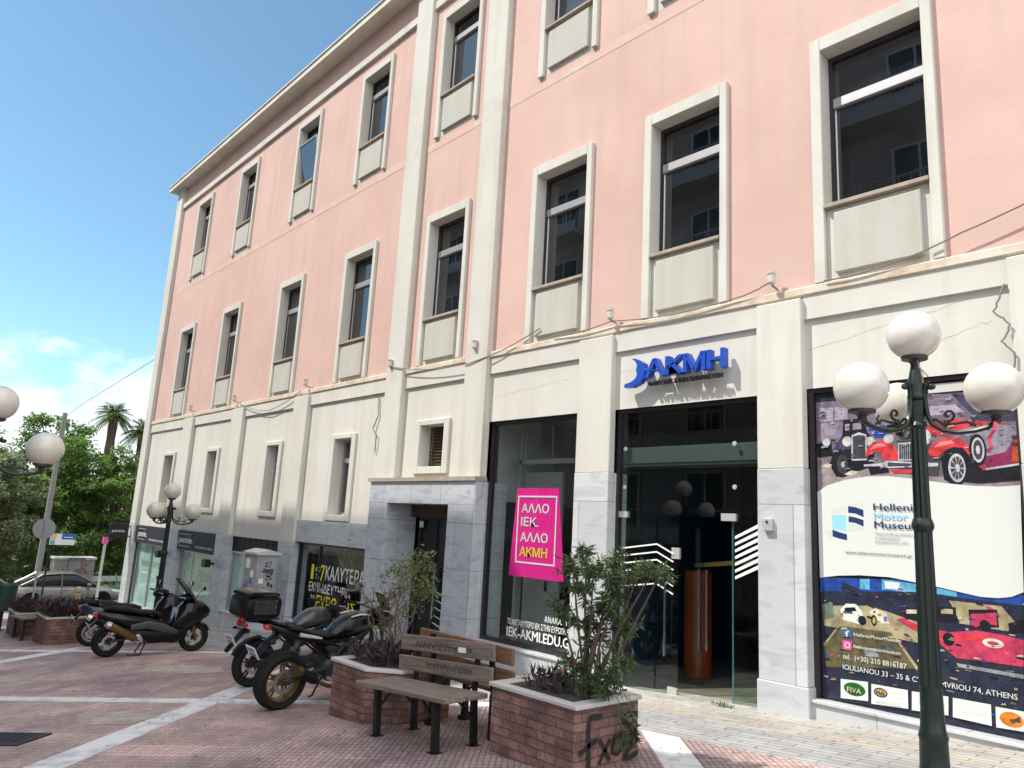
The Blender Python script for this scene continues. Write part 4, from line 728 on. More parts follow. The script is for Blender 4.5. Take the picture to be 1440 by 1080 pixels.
PC = {'mauve': (0.2, 0.16, 0.2), 'mauvel': (0.42, 0.36, 0.45), 'mauve2': (0.3, 0.25, 0.32), 'gfloor': (0.34, 0.29, 0.29), 'navyp': (0.06, 0.06, 0.12), 'bluep': (0.02, 0.07, 0.33), 'black': (0.015, 0.015, 0.02), 'silver': (0.52, 0.52, 0.55), 'cream': (0.66, 0.6, 0.46), 'dkgrey': (0.06, 0.06, 0.07), 'redp': (0.68, 0.05, 0.06), 'redl': (0.8, 0.25, 0.25), 'silverm': (0.33, 0.3, 0.38), 'maroon': (0.27, 0.03, 0.1), 'redo': (0.6, 0.09, 0.02), 'dknavy': (0.025, 0.03, 0.055), 'cyan': (0.12, 0.42, 0.62), 'beige': (0.4, 0.34, 0.2), 'green': (0.18, 0.24, 0.18), 'olive': (0.13, 0.11, 0.055), 'bluel': (0.1, 0.2, 0.5), 'gold': (0.55, 0.4, 0.08), 'redd': (0.55, 0.05, 0.11), 'grey': (0.33, 0.34, 0.35), 'white': (0.62, 0.64, 0.6), 'lgrey': (0.58, 0.59, 0.56), 'lblue': (0.28, 0.6, 0.8), 'navy': (0.02, 0.035, 0.13), 'greenb': (0.02, 0.14, 0.02), 'orange': (0.75, 0.24, 0.02), 'fbblue': (0.05, 0.11, 0.35), 'pink': (0.6, 0.08, 0.3)}
for k_, c_ in PC.items(): mat('ink_' + k_, c_, .42, spec=.3, var=0 if k_ in ('white', 'navy', 'lblue', 'lgrey', 'fbblue', 'pink') else .55, vscale=11, detail=10, lo=.3, hi=.62)
t = thing('poster', 'large museum poster with vintage cars and a white wave right of the entrance', 'poster', (-2.8, 8.05, -.1))
q = MB(); q.box(-3.80, 8.064, -.10, -1.885, 8.085, 3.10); q.build('board', 'ink_dknavy', t, world=True)
def clampx(x, z): return (min(max(x, -3.798), -1.887), min(max(z, -.098), 3.098))
mb = MB(); mb.keepn = True; slots = []
RP = random.Random(5); DETAIL = []
for _ in range(330):
    top_ = RP.random() < .42; x_ = RP.uniform(-3.78, -1.9); z_ = RP.uniform(2.28, 3.06) if top_ else RP.uniform(.0, 1.1); w_ = RP.uniform(.012, .075); h_ = RP.uniform(.005, .022)
    c_ = RP.choice(('dkgrey', 'black', 'mauve2', 'mauvel', 'silver', 'navyp', 'dkgrey') if top_ else ('dkgrey', 'black', 'beige', 'olive', 'dknavy', 'cream', 'grey', 'redd', 'bluep', 'dkgrey'))
    sk_ = RP.uniform(-.5, .5) * w_; DETAIL.append((c_, [(x_, z_), (x_ + w_, z_ + sk_ * .3), (x_ + w_ * RP.uniform(.7, 1), z_ + h_ + sk_ * .3), (x_ + w_ * RP.uniform(0, .3), z_ + h_)]))
wv_ = next(i for i, (c_, p_) in enumerate(ART) if c_ == 'white' and len(p_) > 15); LAYERS = ART[:wv_]
LAYERS = [(c_, p_, i * .00012) for i, (c_, p_) in enumerate(ART[:wv_])]; b_ = len(LAYERS) * .00012
LAYERS += [(c_, p_, b_ + (i % 40) * .00006) for i, (c_, p_) in enumerate(DETAIL)]; b_ += 41 * .00006
LAYERS += [(c_, p_, b_ + i * .00012) for i, (c_, p_) in enumerate(ART[wv_:])]
for c_, p_, dy_ in LAYERS:
    y_ = 8.063 - dy_
    pts = [(p_[1] + p_[3] * cos(a_ * pi / 12), p_[2] + p_[4] * sin(a_ * pi / 12)) for a_ in range(24)] if p_[0] == 'E' else p_
    mb.poly([(x_, y_, z_) for x_, z_ in (clampx(*p) for p in pts)]); slots.append(c_)
pr_ = mb.build('printed_picture', 'ink_white', t, world=True); inks = list(PC)
pr_.data.materials.clear()
for k_ in inks: pr_.data.materials.append(MATS['ink_' + k_])
for f_, c_ in zip(pr_.data.polygons, slots): f_.material_index = inks.index(c_)
lettering([(a_, 'ink_' + b_, *r_) for (a_, b_, *r_) in ARTT], t, 8.038)
# ------------------------------------------------------------ street lamps with three arms
mat('green_iron', (.006, .015, .012), .34, .2, spec=.5, col2=(.014, .022, .018), vscale=16, lo=.3, hi=.7)
mat('globe_white', (.64, .62, .57), .12, spec=.5, col2=(.56, .52, .43), vscale=1.6, lo=.3, hi=.6, detail=3, coat=.3)
mat('lamp_dish', (.035, .03, .028), .5)
def make_lamp():
    t = thing('street_lamp', '', 'street lamp', (0, 0, 0), 0, 'green iron street lamps with white globes')
    q = MB(); q.lathe([(.11, -.3), (.11, .08), (.10, .11), (.095, .30), (.102, .33), (.086, .38), (.079, .5), (.076, .68)], (0, 0, 0), 'z', 16); q.build('base', 'green_iron', t, smooth=True)
    q = MB(); n = 24; prof = [(.076, .66), (.068, 1.2), (.064, 1.80)]
    vs = []; fs = []
    for (r, z) in [(.076, .66), (.068, 1.25), (.063, 1.80), (.060, 1.9), (.054, 2.62)]:
        for j in range(n): a = 2 * pi * j / n; k = r * (1 if j % 2 else .88); vs.append((k * cos(a), k * sin(a), z))
    for i in range(4):
        for j in range(n): fs.append((i * n + j, i * n + (j + 1) % n, (i + 1) * n + (j + 1) % n, (i + 1) * n + j))
    q.add(vs, fs); q.build('pole', 'green_iron', t)
    q = MB(); q.lathe([(.064, 1.80), (.076, 1.825), (.080, 1.845), (.076, 1.865), (.064, 1.9)], (0, 0, 0), 'z', 20); q.build('collar', 'green_iron', t, smooth=True); q = MB(); q.lathe([(.055, 2.60), (.072, 2.62), (.06, 2.65)], (0, 0, 0), 'z', 20); q.build('collar', 'green_iron', t, smooth=True)
    q = MB(); q.box(-.055, -.055, 2.64, .055, .055, 2.82); q.lathe([(.05, 2.82), (.07, 2.84), (.06, 2.88), (.064, 2.95), (.04, 3.06), (.032, 3.1), (.032, 3.13)], (0, 0, 0), 'z', 20); q.build('finial', 'green_iron', t, smooth=True, bevel=.004, seg=1)
    q = MB(); q.lathe([(.03, 3.12), (.045, 3.14), (.095, 3.155), (.098, 3.18), (.09, 3.185)], (0, 0, 0), 'z', 20); q.build('lamp_dish', 'lamp_dish', t)
    q = MB(); q.sphere((0, 0, 3.36), .2, 36); q.build('globe', 'globe_white', t, smooth=True)
    for k in range(3):
        a = k * 2 * pi / 3; M = Matrix.Rotation(a, 4, 'Z')
        q = MB(); q.m = M
        q.tube([(.10, 0, 2.93), (.075, 0, 2.945), (.06, 0, 2.90), (.062, 0, 2.80), (.075, 0, 2.70), (.11, 0, 2.62), (.18, 0, 2.575), (.28, 0, 2.555), (.39, 0, 2.565), (.47, 0, 2.585), (.515, 0, 2.615), (.53, 0, 2.645)], [.012, .022, .018, .018, .019, .020, .019, .018, .018, .019, .021, .026], 8)
        sp = [(.215 + (.055 - .0042 * i) * cos(-2.2 + i * .62), 0, 2.695 + (.055 - .0042 * i) * sin(-2.2 + i * .62)) for i in range(13)]
        q.tube([(.40, 0, 2.60), (.34, 0, 2.635), (.27, 0, 2.625)] + [(.19, 0, 2.625)] + sp, .0105, 6)
        q.tube([(.09, 0, 2.66), (.13, 0, 2.665), (.16, 0, 2.64), (.2, 0, 2.60)], .012, 6); q.tube([(.36, 0, 2.60), (.39, 0, 2.64), (.37, 0, 2.67)], .009, 5)
        q.sphere((.11, 0, 2.925), .026, 8, 1.3, .8, 1); q.sphere((.09, 0, 2.96), .014, 6)
        arm = q.build('arm', 'green_iron', t, smooth=True)
        q = MB(); q.m = M; q.lathe([(.026, 2.61), (.036, 2.63), (.03, 2.645), (.045, 2.66), (.098, 2.675), (.10, 2.70), (.09, 2.705)], (.53, 0, 0), 'z', 20); q.build('lamp_dish', 'lamp_dish', arm)
        q = MB(); q.m = M; q.sphere((.53, 0, 2.872), .2, 36); q.build('globe', 'globe_white', arm, smooth=True)
    return t
LAMPS = [((-2.12, 6.24), 4, 'tall green street lamp with four white globes in front of the museum poster'), ((-19.45, 6.32), 72 - 8, 'distant green street lamp with four white globes before the frosted shop windows'), ((-10.28, 1.28), 81, 'street lamp at the left picture edge showing only two white globes and a scroll arm')]
l0 = None
for (x, y), an, lab in LAMPS:
    if l0 is None: l0 = t = make_lamp()
    else: t = copy_tree(l0)
    t.location = (x, y, zg(x)); t.rotation_euler = (0, 0, radians(an)); t['label'] = lab
q = MB(); q.tube([(-2.09, 6.2, 2.98), (-2.06, 6.17, 2.9), (-2.0, 6.16, 2.82)], .006, 5); q.tube([(-2.09, 6.2, 2.96), (-2.05, 6.2, 2.85), (-2.05, 6.19, 2.78)], .004, 5)
tag(q.build('wire_end', 'cable_grey'), 'frayed wire ends hanging below the top globe of the nearest street lamp', 'wire')
q = MB(); rb = [(-1.55, 6.05, 2.42), (-1.56, 6.04, 2.36), (-1.60, 6.04, 2.30), (-1.585, 6.05, 2.24), (-1.61, 6.05, 2.21)]
q.add([p for v in rb for p in (v, (v[0] + .02, v[1] + .015, v[2] - .005))], [(2 * i, 2 * i + 1, 2 * i + 3, 2 * i + 2) for i in range(4)])
tag(q.build('ribbon', mat('red_ribbon', (.6, .06, .12), .5)), 'torn red ribbon tied to the right arm of the nearest street lamp', 'ribbon')

# ------------------------------------------------------------ planters, shrubs
brickmat('planter_brick', (.30, .175, .15), (.18, .105, .095), (.14, .11, .10), .205, .068, .006, .9)
marble('coping', (.52, .49, .46), (.36, .33, .31), .5)
mat('soil', (.07, .055, .045), .95, var=.5, vscale=9)
def make_planter(pts, z_top, label, zb, group='brick planters', rim='coping'):
    cx = sum(p[0] for p in pts) / len(pts); cy = sum(p[1] for p in pts) / len(pts)
    t = thing('planter', label, 'planter', (cx, cy, zb), 0, group)
    q = MB(); q.prism([(x, y, zb - .12) for x, y in pts], (0, 0, z_top - .035 - zb + .12)); q.build('brick_wall', 'planter_brick', t, world=True, bevel=.012, seg=1)
    def off(k): return [(cx + (x - cx) * k, cy + (y - cy) * k) for x, y in pts]
    o, i = off(1.045), off(.80); n = len(pts); vs = []; fs = []
    for ring, z in ((o, z_top - .035), (o, z_top), (i, z_top), (i, z_top - .035)): vs += [(x, y, z) for x, y in ring]
    for r in range(4):
        for j in range(n): fs.append((r * n + j, r * n + (j + 1) % n, ((r + 1) % 4) * n + (j + 1) % n, ((r + 1) % 4) * n + j))
    q = MB(); q.add(vs, fs); q.build('rim', rim, t, world=True, bevel=.006, seg=1)
    q = MB(); q.poly([(x, y, z_top - .012) for x, y in off(.81)]); q.build('soil', 'soil', t, world=True)
    return t
PR = [(-4.97, 4.43), (-4.0, 4.43), (-4.0, 5.2), (-4.97, 5.2)]
pr = make_planter(PR, .19, 'square brick planter with black sprayed graffiti holding the leafy green shrub', -.36)
PL = [(-7.36, 4.27), (-6.70, 4.27), (-6.42, 4.52), (-6.42, 5.15), (-7.36, 5.15)]
make_planter(PL, .02, 'brick planter with a cut corner holding the dry twiggy shrub by the motorcycles', -.52)
make_planter([(-18.45, 3.62), (-17.5, 3.62), (-17.5, 4.5), (-18.45, 4.5)], -.80, 'far brick planter with dark purple bush behind the blue scooter', zg(-18))
make_planter([(-21.0, 3.55), (-20.1, 3.55), (-20.1, 4.4), (-21.0, 4.4)], -1.02, 'farthest brick planter, at the left edge behind the small bench', zg(-20.5))
# sprayed writing on the planter: ribbons of black paint on the brick
mat('spray_paint', (.012, .012, .013), .7)
def ribbon(mb, pts, wd, f):
    P = [Vector((a, b, 0)) for a, b in pts]; L = []
    for i, p in enumerate(P):
        d = (P[min(i + 1, len(P) - 1)] - P[max(i - 1, 0)]).normalized(); nrm = Vector((-d.y, d.x, 0)) * wd / 2 * R_.uniform(.8, 1.15); L.append((p + nrm, p - nrm))
    vs = [f(v.x, v.y) for a in L for v in a]; mb.add(vs, [(2 * i, 2 * i + 1, 2 * i + 3, 2 * i + 2) for i in range(len(L) - 1)])
def smooth_pts(p, n=5):
    o = []
    for i in range(len(p) - 1):
        p0, p1, p2, p3 = p[max(i - 1, 0)], p[i], p[i + 1], p[min(i + 2, len(p) - 1)]
        for k in range(n):
            u = k / n; o.append(tuple(.5 * ((2 * p1[j]) + (-p0[j] + p2[j]) * u + (2 * p0[j] - 5 * p1[j] + 4 * p2[j] - p3[j]) * u * u + (-p0[j] + 3 * p1[j] - 3 * p2[j] + p3[j]) * u ** 3) for j in (0, 1)))
    return o + [p[-1]]
q = MB(); fx = lambda a, b: (-3.984, a, b)
for st, wd in (([(4.72, .08), (4.60, .09), (4.57, .02), (4.58, -.18), (4.57, -.33)], .04), ([(4.47, -.16), (4.58, -.11), (4.68, -.08)], .04), ([(4.70, -.08), (4.76, -.16), (4.83, -.25)], .032), ([(4.83, -.10), (4.76, -.18), (4.70, -.26)], .032), ([(4.96, -.07), (4.88, -.1), (4.86, -.18), (4.91, -.22), (4.97, -.19)], .03), ([(5.17, .05), (5.02, .06), (4.99, .02), (5.16, -.11), (5.02, -.24), (5.05, -.27), (5.18, -.24)], .045)):
    ribbon(q, smooth_pts(st), wd, fx)
q.build('graffiti', 'spray_paint', pr, world=True)

# leaves: folded blades, built as plain faces
def leaf(mb, p, d, L, wd, nrm=None, fold=.25):
    d = d.normalized(); s = d.cross(nrm if nrm is not None else Vector((R_.uniform(-1, 1), R_.uniform(-1, 1), R_.uniform(-.3, 1)))); s = s.normalized() if s.length > 1e-5 else d.orthogonal().normalized()
    up = s.cross(d); m = p + d * L * .48; e = p + d * L - up * L * .08
    k = len(mb.v); mb.v += [tuple(p), tuple(m + s * wd / 2 + up * wd * fold), tuple(e), tuple(m - s * wd / 2 + up * wd * fold), tuple(m)]
    mb.f += [(k, k + 1, k + 2, k + 4), (k, k + 4, k + 2, k + 3)]
def leafmat(name, c, c2, rough=.5, tr=.25):
    m = mat(name, c, rough, col2=c2, vscale=2.5, lo=.38, hi=.62, detail=3)
    b = m.node_tree.nodes['Principled BSDF']; n = m.node_tree; L = n.links.new
    g = nd(n, 'ShaderNodeNewGeometry'); hs = nd(n, 'ShaderNodeHueSaturation'); src = b.inputs['Base Color'].links[0].from_socket
    mr = nd(n, 'ShaderNodeMapRange'); mr.inputs['To Min'].default_value = .6; mr.inputs['To Max'].default_value = 1.45; L(g.outputs['Random Per Island'], mr.inputs['Value']); L(mr.outputs[0], hs.inputs['Value']); L(src, hs.inputs['Color']); L(hs.outputs[0], b.inputs['Base Color'])
    t = nd(n, 'ShaderNodeBsdfTranslucent'); L(hs.outputs[0], t.inputs['Color']); mx = nd(n, 'ShaderNodeMixShader'); mx.inputs[0].default_value = tr
    o = n.nodes['Material Output']; L(b.outputs[0], mx.inputs[1]); L(t.outputs[0], mx.inputs[2]); L(mx.outputs[0], o.inputs['Surface']); return m
leafmat('oleander_leaf', (.075, .12, .035), (.03, .06, .02), .42)
leafmat('dry_leaf', (.13, .145, .035), (.07, .095, .028), .6)
leafmat('purple_leaf', (.030, .018, .024), (.055, .030, .035), .5, .1)
mat('bark', (.14, .10, .07), .9, var=.4, vscale=14); mat('twig', (.15, .085, .055), .85, var=.4, vscale=20)
# leafy shrub in the near planter
t = thing('shrub', 'dense green long-leaved shrub leaning right over the graffitied planter', 'shrub', (-4.35, 4.85, .18))
CL = [((-3.95, 4.75, .35), .17), ((-4.30, 4.75, .42), .16), ((-4.15, 4.85, .62), .19), ((-3.95, 4.9, .72), .15), ((-4.3, 4.8, .75), .14), ((-4.5, 4.75, .80), .15), ((-4.05, 4.8, .88), .16), ((-4.33, 4.85, 1.0), .15), ((-4.42, 4.8, 1.16), .14), ((-4.15, 4.75, 1.13), .16), ((-3.92, 4.8, 1.10), .17), ((-3.72, 4.78, 1.16), .14), ((-3.56, 4.75, 1.20), .12), ((-3.45, 4.72, 1.21), .08), ((-4.0, 4.85, 1.27), .11), ((-4.28, 4.8, 1.29), .09), ((-4.08, 4.7, .30), .15), ((-3.85, 4.75, .48), .12), ((-3.9, 4.72, .95), .12)]
q = MB(); lf = MB(); root = Vector((-4.22, 4.84, .14))
for c, r in CL:
    c = Vector(c); b0 = root + Vector((R_.uniform(-.1, .1), R_.uniform(-.1, .1), 0)); mid = b0.lerp(c, .5) + Vector((R_.uniform(-.05, .05), R_.uniform(-.04, .04), .04))
    q.tube([b0, mid, c], [.016, .011, .006], 6)
    for _ in range(int(r * 66) + 3):
        dv = Vector((R_.gauss(0, 1), R_.gauss(0, 1), R_.gauss(.25, .8))).normalized(); tip = c + dv * r * R_.uniform(.5, 1.15); q.tube([c, c.lerp(tip, .6) + Vector((0, 0, .01)), tip], [.005, .004, .002], 4)
        nl = 17
        for i in range(nl):
            u = i / nl; p = c.lerp(tip, .2 + .85 * u); a = i * 2.4; o1 = dv.orthogonal().normalized(); o2 = dv.cross(o1)
            d = (dv * .55 + (o1 * cos(a) + o2 * sin(a)) * .9 + Vector((0, 0, -.15))).normalized(); leaf(lf, p, (d + Vector((R_.gauss(0, .25), R_.gauss(0, .25), R_.gauss(-.1, .25)))), R_.choice((R_.uniform(.035, .07), R_.uniform(.06, .11))), R_.uniform(.011, .022))
# trailing stem hanging over the graffitied side
for (x, y) in ((-3.95, 5.0), (-3.97, 4.86)):
    pts = [Vector((x, y, .22)), Vector((-3.93, y, .18)), Vector((-3.92, y + .02, 0)), Vector((-3.93, y + .04, -.12))]; q.tube(pts, .004, 4)
    for i in range(46): p = pts[R_.randint(1, 2)].lerp(pts[3], R_.random()); leaf(lf, p, Vector((R_.uniform(-.2, 1), R_.uniform(-1, 1), R_.uniform(-1.2, .1))), .085, .018)
q.build('stem', 'bark', t, world=True); lf.keepn = True; lf.build('foliage', 'oleander_leaf', t, world=True)

# dry twiggy shrub in the second planter
t = thing('shrub', 'half dry shrub of bare brown twigs with few yellow green leaves near the motorcycles', 'shrub', (-6.9, 4.7, .0))
q = MB(); lf = MB()
def twig(p, d, L, r, lv):
    pts = [p]; dd = d.copy(); n = 5
    for i in range(n): dd = (dd + Vector((R_.gauss(0, .13), R_.gauss(0, .13), R_.gauss(.04, .1)))).normalized(); pts.append(pts[-1] + dd * L / n)
    q.tube(pts, [r * (1 - .14 * i) for i in range(n + 1)], 5)
    if lv > 0:
        for _ in range(R_.choice((2, 3, 3))):
            k = R_.randint(2, n); nd_ = (dd + Vector((R_.gauss(0, .55), R_.gauss(0, .5), R_.gauss(.1, .3)))).normalized(); twig(pts[k], nd_, L * R_.uniform(.45, .7), r * .6, lv - 1)
    else:
        right = pts[-1].x > -6.75; hi_ = pts[-1].z > .55
        nl = R_.randint(6, 11) if right and hi_ else (R_.randint(3, 6) if R_.random() < .65 else 0)
        for _ in range(nl): leaf(lf, pts[-1] + Vector((R_.gauss(0, .02), R_.gauss(0, .02), R_.gauss(0, .03))), Vector((R_.gauss(0, 1), R_.gauss(0, 1), R_.gauss(.3, .8))), R_.uniform(.03, .055), R_.uniform(.014, .022))
for k in range(9):
    a = R_.uniform(-.5, .62); twig(Vector((-6.9 + R_.uniform(-.2, .2), 4.68 + R_.uniform(-.1, .1), 0)), Vector((a, R_.uniform(-.25, .25), 1)).normalized(), R_.uniform(.55, .78), .010, 2)
for (x, z, r) in ((-6.95, .95, .09), (-7.05, .35, .09), (-6.7, .55, .09), (-6.42, .98, .12), (-6.33, .78, .10), (-6.5, 1.1, .10), (-6.66, 1.0, .09), (-6.85, .75, .08), (-7.15, .6, .08)):
    for _ in range(int(r * 1100)): leaf(lf, Vector((x + R_.gauss(0, r * .6), 4.7 + R_.gauss(0, .07), z + R_.gauss(0, r * .6))), Vector((R_.gauss(0, 1), R_.gauss(0, 1), R_.gauss(.5, .7))), R_.uniform(.035, .06), R_.uniform(.014, .022))
q.build('stem', 'twig', t, world=True); lf.keepn = True; lf.build('foliage', 'dry_leaf', t, world=True)

# dark purple strap-leaved plants in the planters
def purple(cx, cy, z, rx, ry, n, L, label, lw=.018):
    t = thing('ground_cover_plant', label, 'plant', (cx, cy, z), 0, 'purple plants in the planters'); mb = MB()
    for _ in range(n):
        p = Vector((cx + R_.uniform(-rx, rx), cy + R_.uniform(-ry, ry), z + R_.uniform(-.02, L * .5))); d = Vector((R_.gauss(0, .6), R_.gauss(0, .6), R_.uniform(.2, 1))).normalized()
        leaf(mb, p, d, L * R_.uniform(.5, 1.1), lw * R_.uniform(.7, 1.3)); 
    mb.keepn = True; mb.build('foliage', 'purple_leaf', t, world=True)
    q = MB()
    for _ in range(10): p = Vector((cx + R_.uniform(-rx, rx), cy + R_.uniform(-ry, ry), z - .03)); q.tube([p, p + Vector((R_.gauss(0, .03), R_.gauss(0, .03), L * .7))], .004, 4)
    q.build('stem', 'twig', t, world=True)
purple(-4.55, 4.72, .19, .20, .16, 190, .16, 'purple strap-leaved plant at the left foot of the leafy green shrub')
purple(-6.95, 4.66, .03, .33, .26, 640, .2, 'thick purple plant around the foot of the dry twiggy shrub')
purple(-17.98, 4.05, -.78, .5, .45, 900, .25, 'dark purple bush filling the far planter behind the blue scooter', .035)
purple(-20.55, 3.97, -1.0, .5, .42, 700, .24, 'dark purple bush in the farthest planter at the left', .035)
t = thing('can', 'squat red and silver tin standing on the sidewalk side rim of the graffitied planter', 'tin', (-4.82, 5.09, .19))
q = MB(); q.lathe([(.055, .19), (.055, .235)], (-4.82, 5.09, 0), 'z', 18); q.build('body', 'steel', t, world=True); q = MB(); q.lathe([(.057, .235), (.057, .255), (.001, .257)], (-4.82, 5.09, 0), 'z', 18); q.build('lid', mat('can_red', (.45, .06, .08), .5), t, world=True)
t = thing('weed', 'little tuft of grass growing at the threshold of the glass entrance', 'weed', (-4.85, 7.82, zg(-4.85))); mb = MB()
for _ in range(50): p = Vector((-4.85 + R_.gauss(0, .07), 7.81 + R_.gauss(0, .015), zg(-4.85))); leaf(mb, p, Vector((R_.gauss(0, .5), R_.gauss(-.2, .4), 1)), R_.uniform(.04, .09), .012)
mb.keepn = True; mb.build('foliage', leafmat('weed_leaf', (.14, .20, .04), (.08, .13, .03)), t, world=True)

# ------------------------------------------------------------ benches
mat('grey_plank', (.25, .19, .14), .75, col2=(.12, .10, .09), vscale=3, stretch=(1, 14, 14), bump=.5, bscale=10)
mat('brown_plank', (.27, .145, .075), .65, col2=(.16, .08, .045), vscale=3, stretch=(1, 14, 14), bump=.4, bscale=10)
def make_bench(wood):
    t = thing('park_bench', '', 'bench', (0, 0, 0), 0, 'wooden park benches on black steel legs')
    for (y0, y1) in ((-.10, .125), (.145, .37)): q = MB(); q.box(-.70, y0, .42, .70, y1, .462); q.build('seat_plank', wood, t, bevel=.006, seg=1)
    for (z0, z1, y) in ((.53, .665, .415), (.715, .86, .435)): q = MB(); q.box(-.71, y - .018, z0, .71, y + .018, z1); q.build('back_plank', wood, t, bevel=.006, seg=1)
    for x in (-.45, .45):
        q = MB(); q.box(x - .024, -.03, -.05, x + .024, .03, .42); q.box(x - .05, -.05, -.052, x + .05, .05, .006); q.bar((x + (.03 if x < 0 else -.03), .0, .25), (x + (.22 if x < 0 else -.22), .0, .415), .018, .018); q.build('leg', 'black_metal', t)
        q = MB(); q.box(x - .024, .395, -.05, x + .024, .447, .42); q.bar((x, .42, .40), (x, .475, .84), .048, .03); q.box(x - .05, .37, -.052, x + .05, .47, .006); q.bar((x, .40, .24), (x, .2, .415), .018, .018); q.box(x - .02, .03, .385, x + .02, .395, .419); q.build('leg', 'black_metal', t)
    return t
b1 = make_bench('grey_plank'); b1.location = (-5.73, 4.11, zg(-5.73)); b1.rotation_euler = (0, math.atan(-.0744), 0); b1['label'] = 'weathered grey bench facing the street with scribbled graffiti on its backrest, between two brick planters'
b2 = make_bench('brown_plank'); b2.location = (-5.78, 5.2, zg(-5.78)); b2.rotation_euler = (0, math.atan(.0744), pi); b2.rotation_euler = (0, math.atan(-.0744), pi); b2['label'] = 'brown wooden bench facing the shops, back to back with the grey bench'
b2.rotation_euler = (0, 0, pi)
b3 = copy_tree(b1); b3.location = (-19.3, 3.5, zg(-19.3)); b3['label'] = 'small far bench between the two distant planters at the left'
q = MB(); fb = lambda a, b: (a, .395, b)
for z0, x0, n in ((.775, -.45, 11), (.60, -.25, 9)):
    x = x0
    for k in range(n):
        wv = R_.uniform(.05, .09); h = R_.uniform(.02, .045); ribbon(q, smooth_pts([(x, z0 - h), (x + wv * .3, z0 + h), (x + wv * .7, z0 - h * .6), (x + wv, z0 + h * .8), (x + wv * .5, z0)]), .007, (lambda a, b: (a, .4155 if z0 > .7 else .3955, b))); x += wv * 1.05
q.build('graffiti', 'spray_paint', b1)
q = MB(); q.box(.22, .4135, .755, .33, .4165, .80); q.build('sticker', 'white_print', b1)
# ------------------------------------------------------------ motorcycles and scooters
mat('tyre', (.012, .012, .012), .8, spec=.2, bump=.3, bscale=60)
mat('gold_rim', (.28, .185, .06), .4, .8); mat('dark_rim', (.03, .03, .032), .35, .6); mat('silver_rim', (.5, .5, .5), .3, .9)
mat('black_gloss', (.005, .005, .006), .16, coat=.1, spec=.3); mat('black_satin', (.007, .007, .008), .42, spec=.18); mat('seat_vinyl', (.008, .008, .008), .6, spec=.15, bump=.2, bscale=90)
mat('engine_grey', (.05, .05, .052), .5, .6); mat('alloy', (.52, .51, .49), .35, .9)
mat('blue_gloss', (.008, .013, .045), .22, coat=.3); mat('white_gloss', (.42, .44, .48), .25, coat=.3)
mat('red_lens', (.50, .015, .012), .15, coat=.5); mat('amber_lens', (.75, .2, .02), .2); mat('plate_white', (.62, .64, .66), .5); mat('plate_ink', (.03, .03, .05), .5)
mat('brass_can', (.20, .135, .06), .38, .85); mat('smoke_screen', (.015, .015, .018), .08); mat('head_lens', (.7, .72, .74), .08)
def wheel(par, x, z, R, wd, rim, ns=5, disc=True, name='wheel', y0=0):
    q = MB(); w = wd / 2
    q.lathe([(R - .10, y0 - w * .62), (R - .075, y0 - w * .92), (R - .04, y0 - w), (R - .014, y0 - w * .72), (R, y0 - w * .25), (R, y0 + w * .25), (R - .014, y0 + w * .72), (R - .04, y0 + w), (R - .075, y0 + w * .92), (R - .10, y0 + w * .62)], (x, 0, z), 'y', 40, closed=True)
    o = q.build(name, 'tyre', par, smooth=True)
    q = MB(); rr = R - .095
    q.lathe([(rr, y0 - w * .66), (rr - .014, y0 - w * .66), (rr - .024, y0 - w * .3), (rr - .024, y0 + w * .3), (rr - .014, y0 + w * .66), (rr, y0 + w * .66)], (x, 0, z), 'y', 40, closed=True)
    q.lathe([(.001, y0 - .06), (.045, y0 - .06), (.05, y0 - .03), (.05, y0 + .03), (.045, y0 + .06), (.001, y0 + .06)], (x, 0, z), 'y', 16)
    for k in range(ns):
        for dlt in (-.13, .13):
            a = 2 * pi * k / ns + .3; p = Vector((x + .045 * cos(a + dlt * 2), y0, z + .045 * sin(a + dlt * 2))); e = Vector((x + (rr - .02) * cos(a + dlt), y0, z + (rr - .02) * sin(a + dlt))); q.bar(p, e, .022, .018)
    q.build('rim', rim, o, smooth=False)
    if disc:
        for s in (-1,):
            q = MB(); yy = y0 - w * .66 - .012; q.lathe([(rr * .62, yy), (rr * .62, yy - .004), (rr * .40, yy - .004), (rr * .40, yy)], (x, 0, z), 'y', 30, closed=True); q.build('brake_disc', 'alloy', o)
    return o
def plate(par, c, tilt, wd=.19, h=.15, txt=('ΑΗΚ', '417')):
    """a rear number plate facing -x"""
    q = MB(); q.m = Matrix.Translation(c) @ Matrix.Rotation(tilt, 4, 'Y'); q.box(-.004, -wd / 2, -h / 2, .004, wd / 2, h / 2); o = q.build('license_plate', 'plate_white', par, bevel=.003, seg=1)
    mb = MB()
    for k in range(2):
        for j in range(3):
            y = -.055 + j * .045; z = .012 - k * .06; mb.box(-.0065, y, z, -.0045, y + .008, z + .04); mb.box(-.0065, y + .02, z, -.0045, y + .028, z + .04); mb.box(-.0065, y + .008, z + (.016, .032, 0)[(j + k) % 3], -.0045, y + .02, z + (.016, .032, 0)[(j + k) % 3] + .008)
    mb.v = [tuple(q.m @ Vector(p)) for p in mb.v]; mb.build('plate_marks', 'plate_ink', o)
def mirror_pair(par, x, y, z, dx, dy, dz):
    for s in (-1, 1):
        q = MB(); q.tube([(x, s * y, z), (x + dx * .5, s * (y + dy * .4), z + dz * .7), (x + dx, s * (y + dy), z + dz)], .007, 6); m = q.build('mirror', 'black_satin', par)
        q = MB(); q.sphere((x + dx, s * (y + dy), z + dz + .03), .055, 14, .45, 1.35, .8); g = q.build('mirror_shell', 'black_satin', m, smooth=True); q = MB(); q.lathe([(.001, -.026), (.05, -.025)], (x + dx, s * (y + dy), z + dz + .03), 'x', 14); q.build('mirror_glass', 'chrome', m)
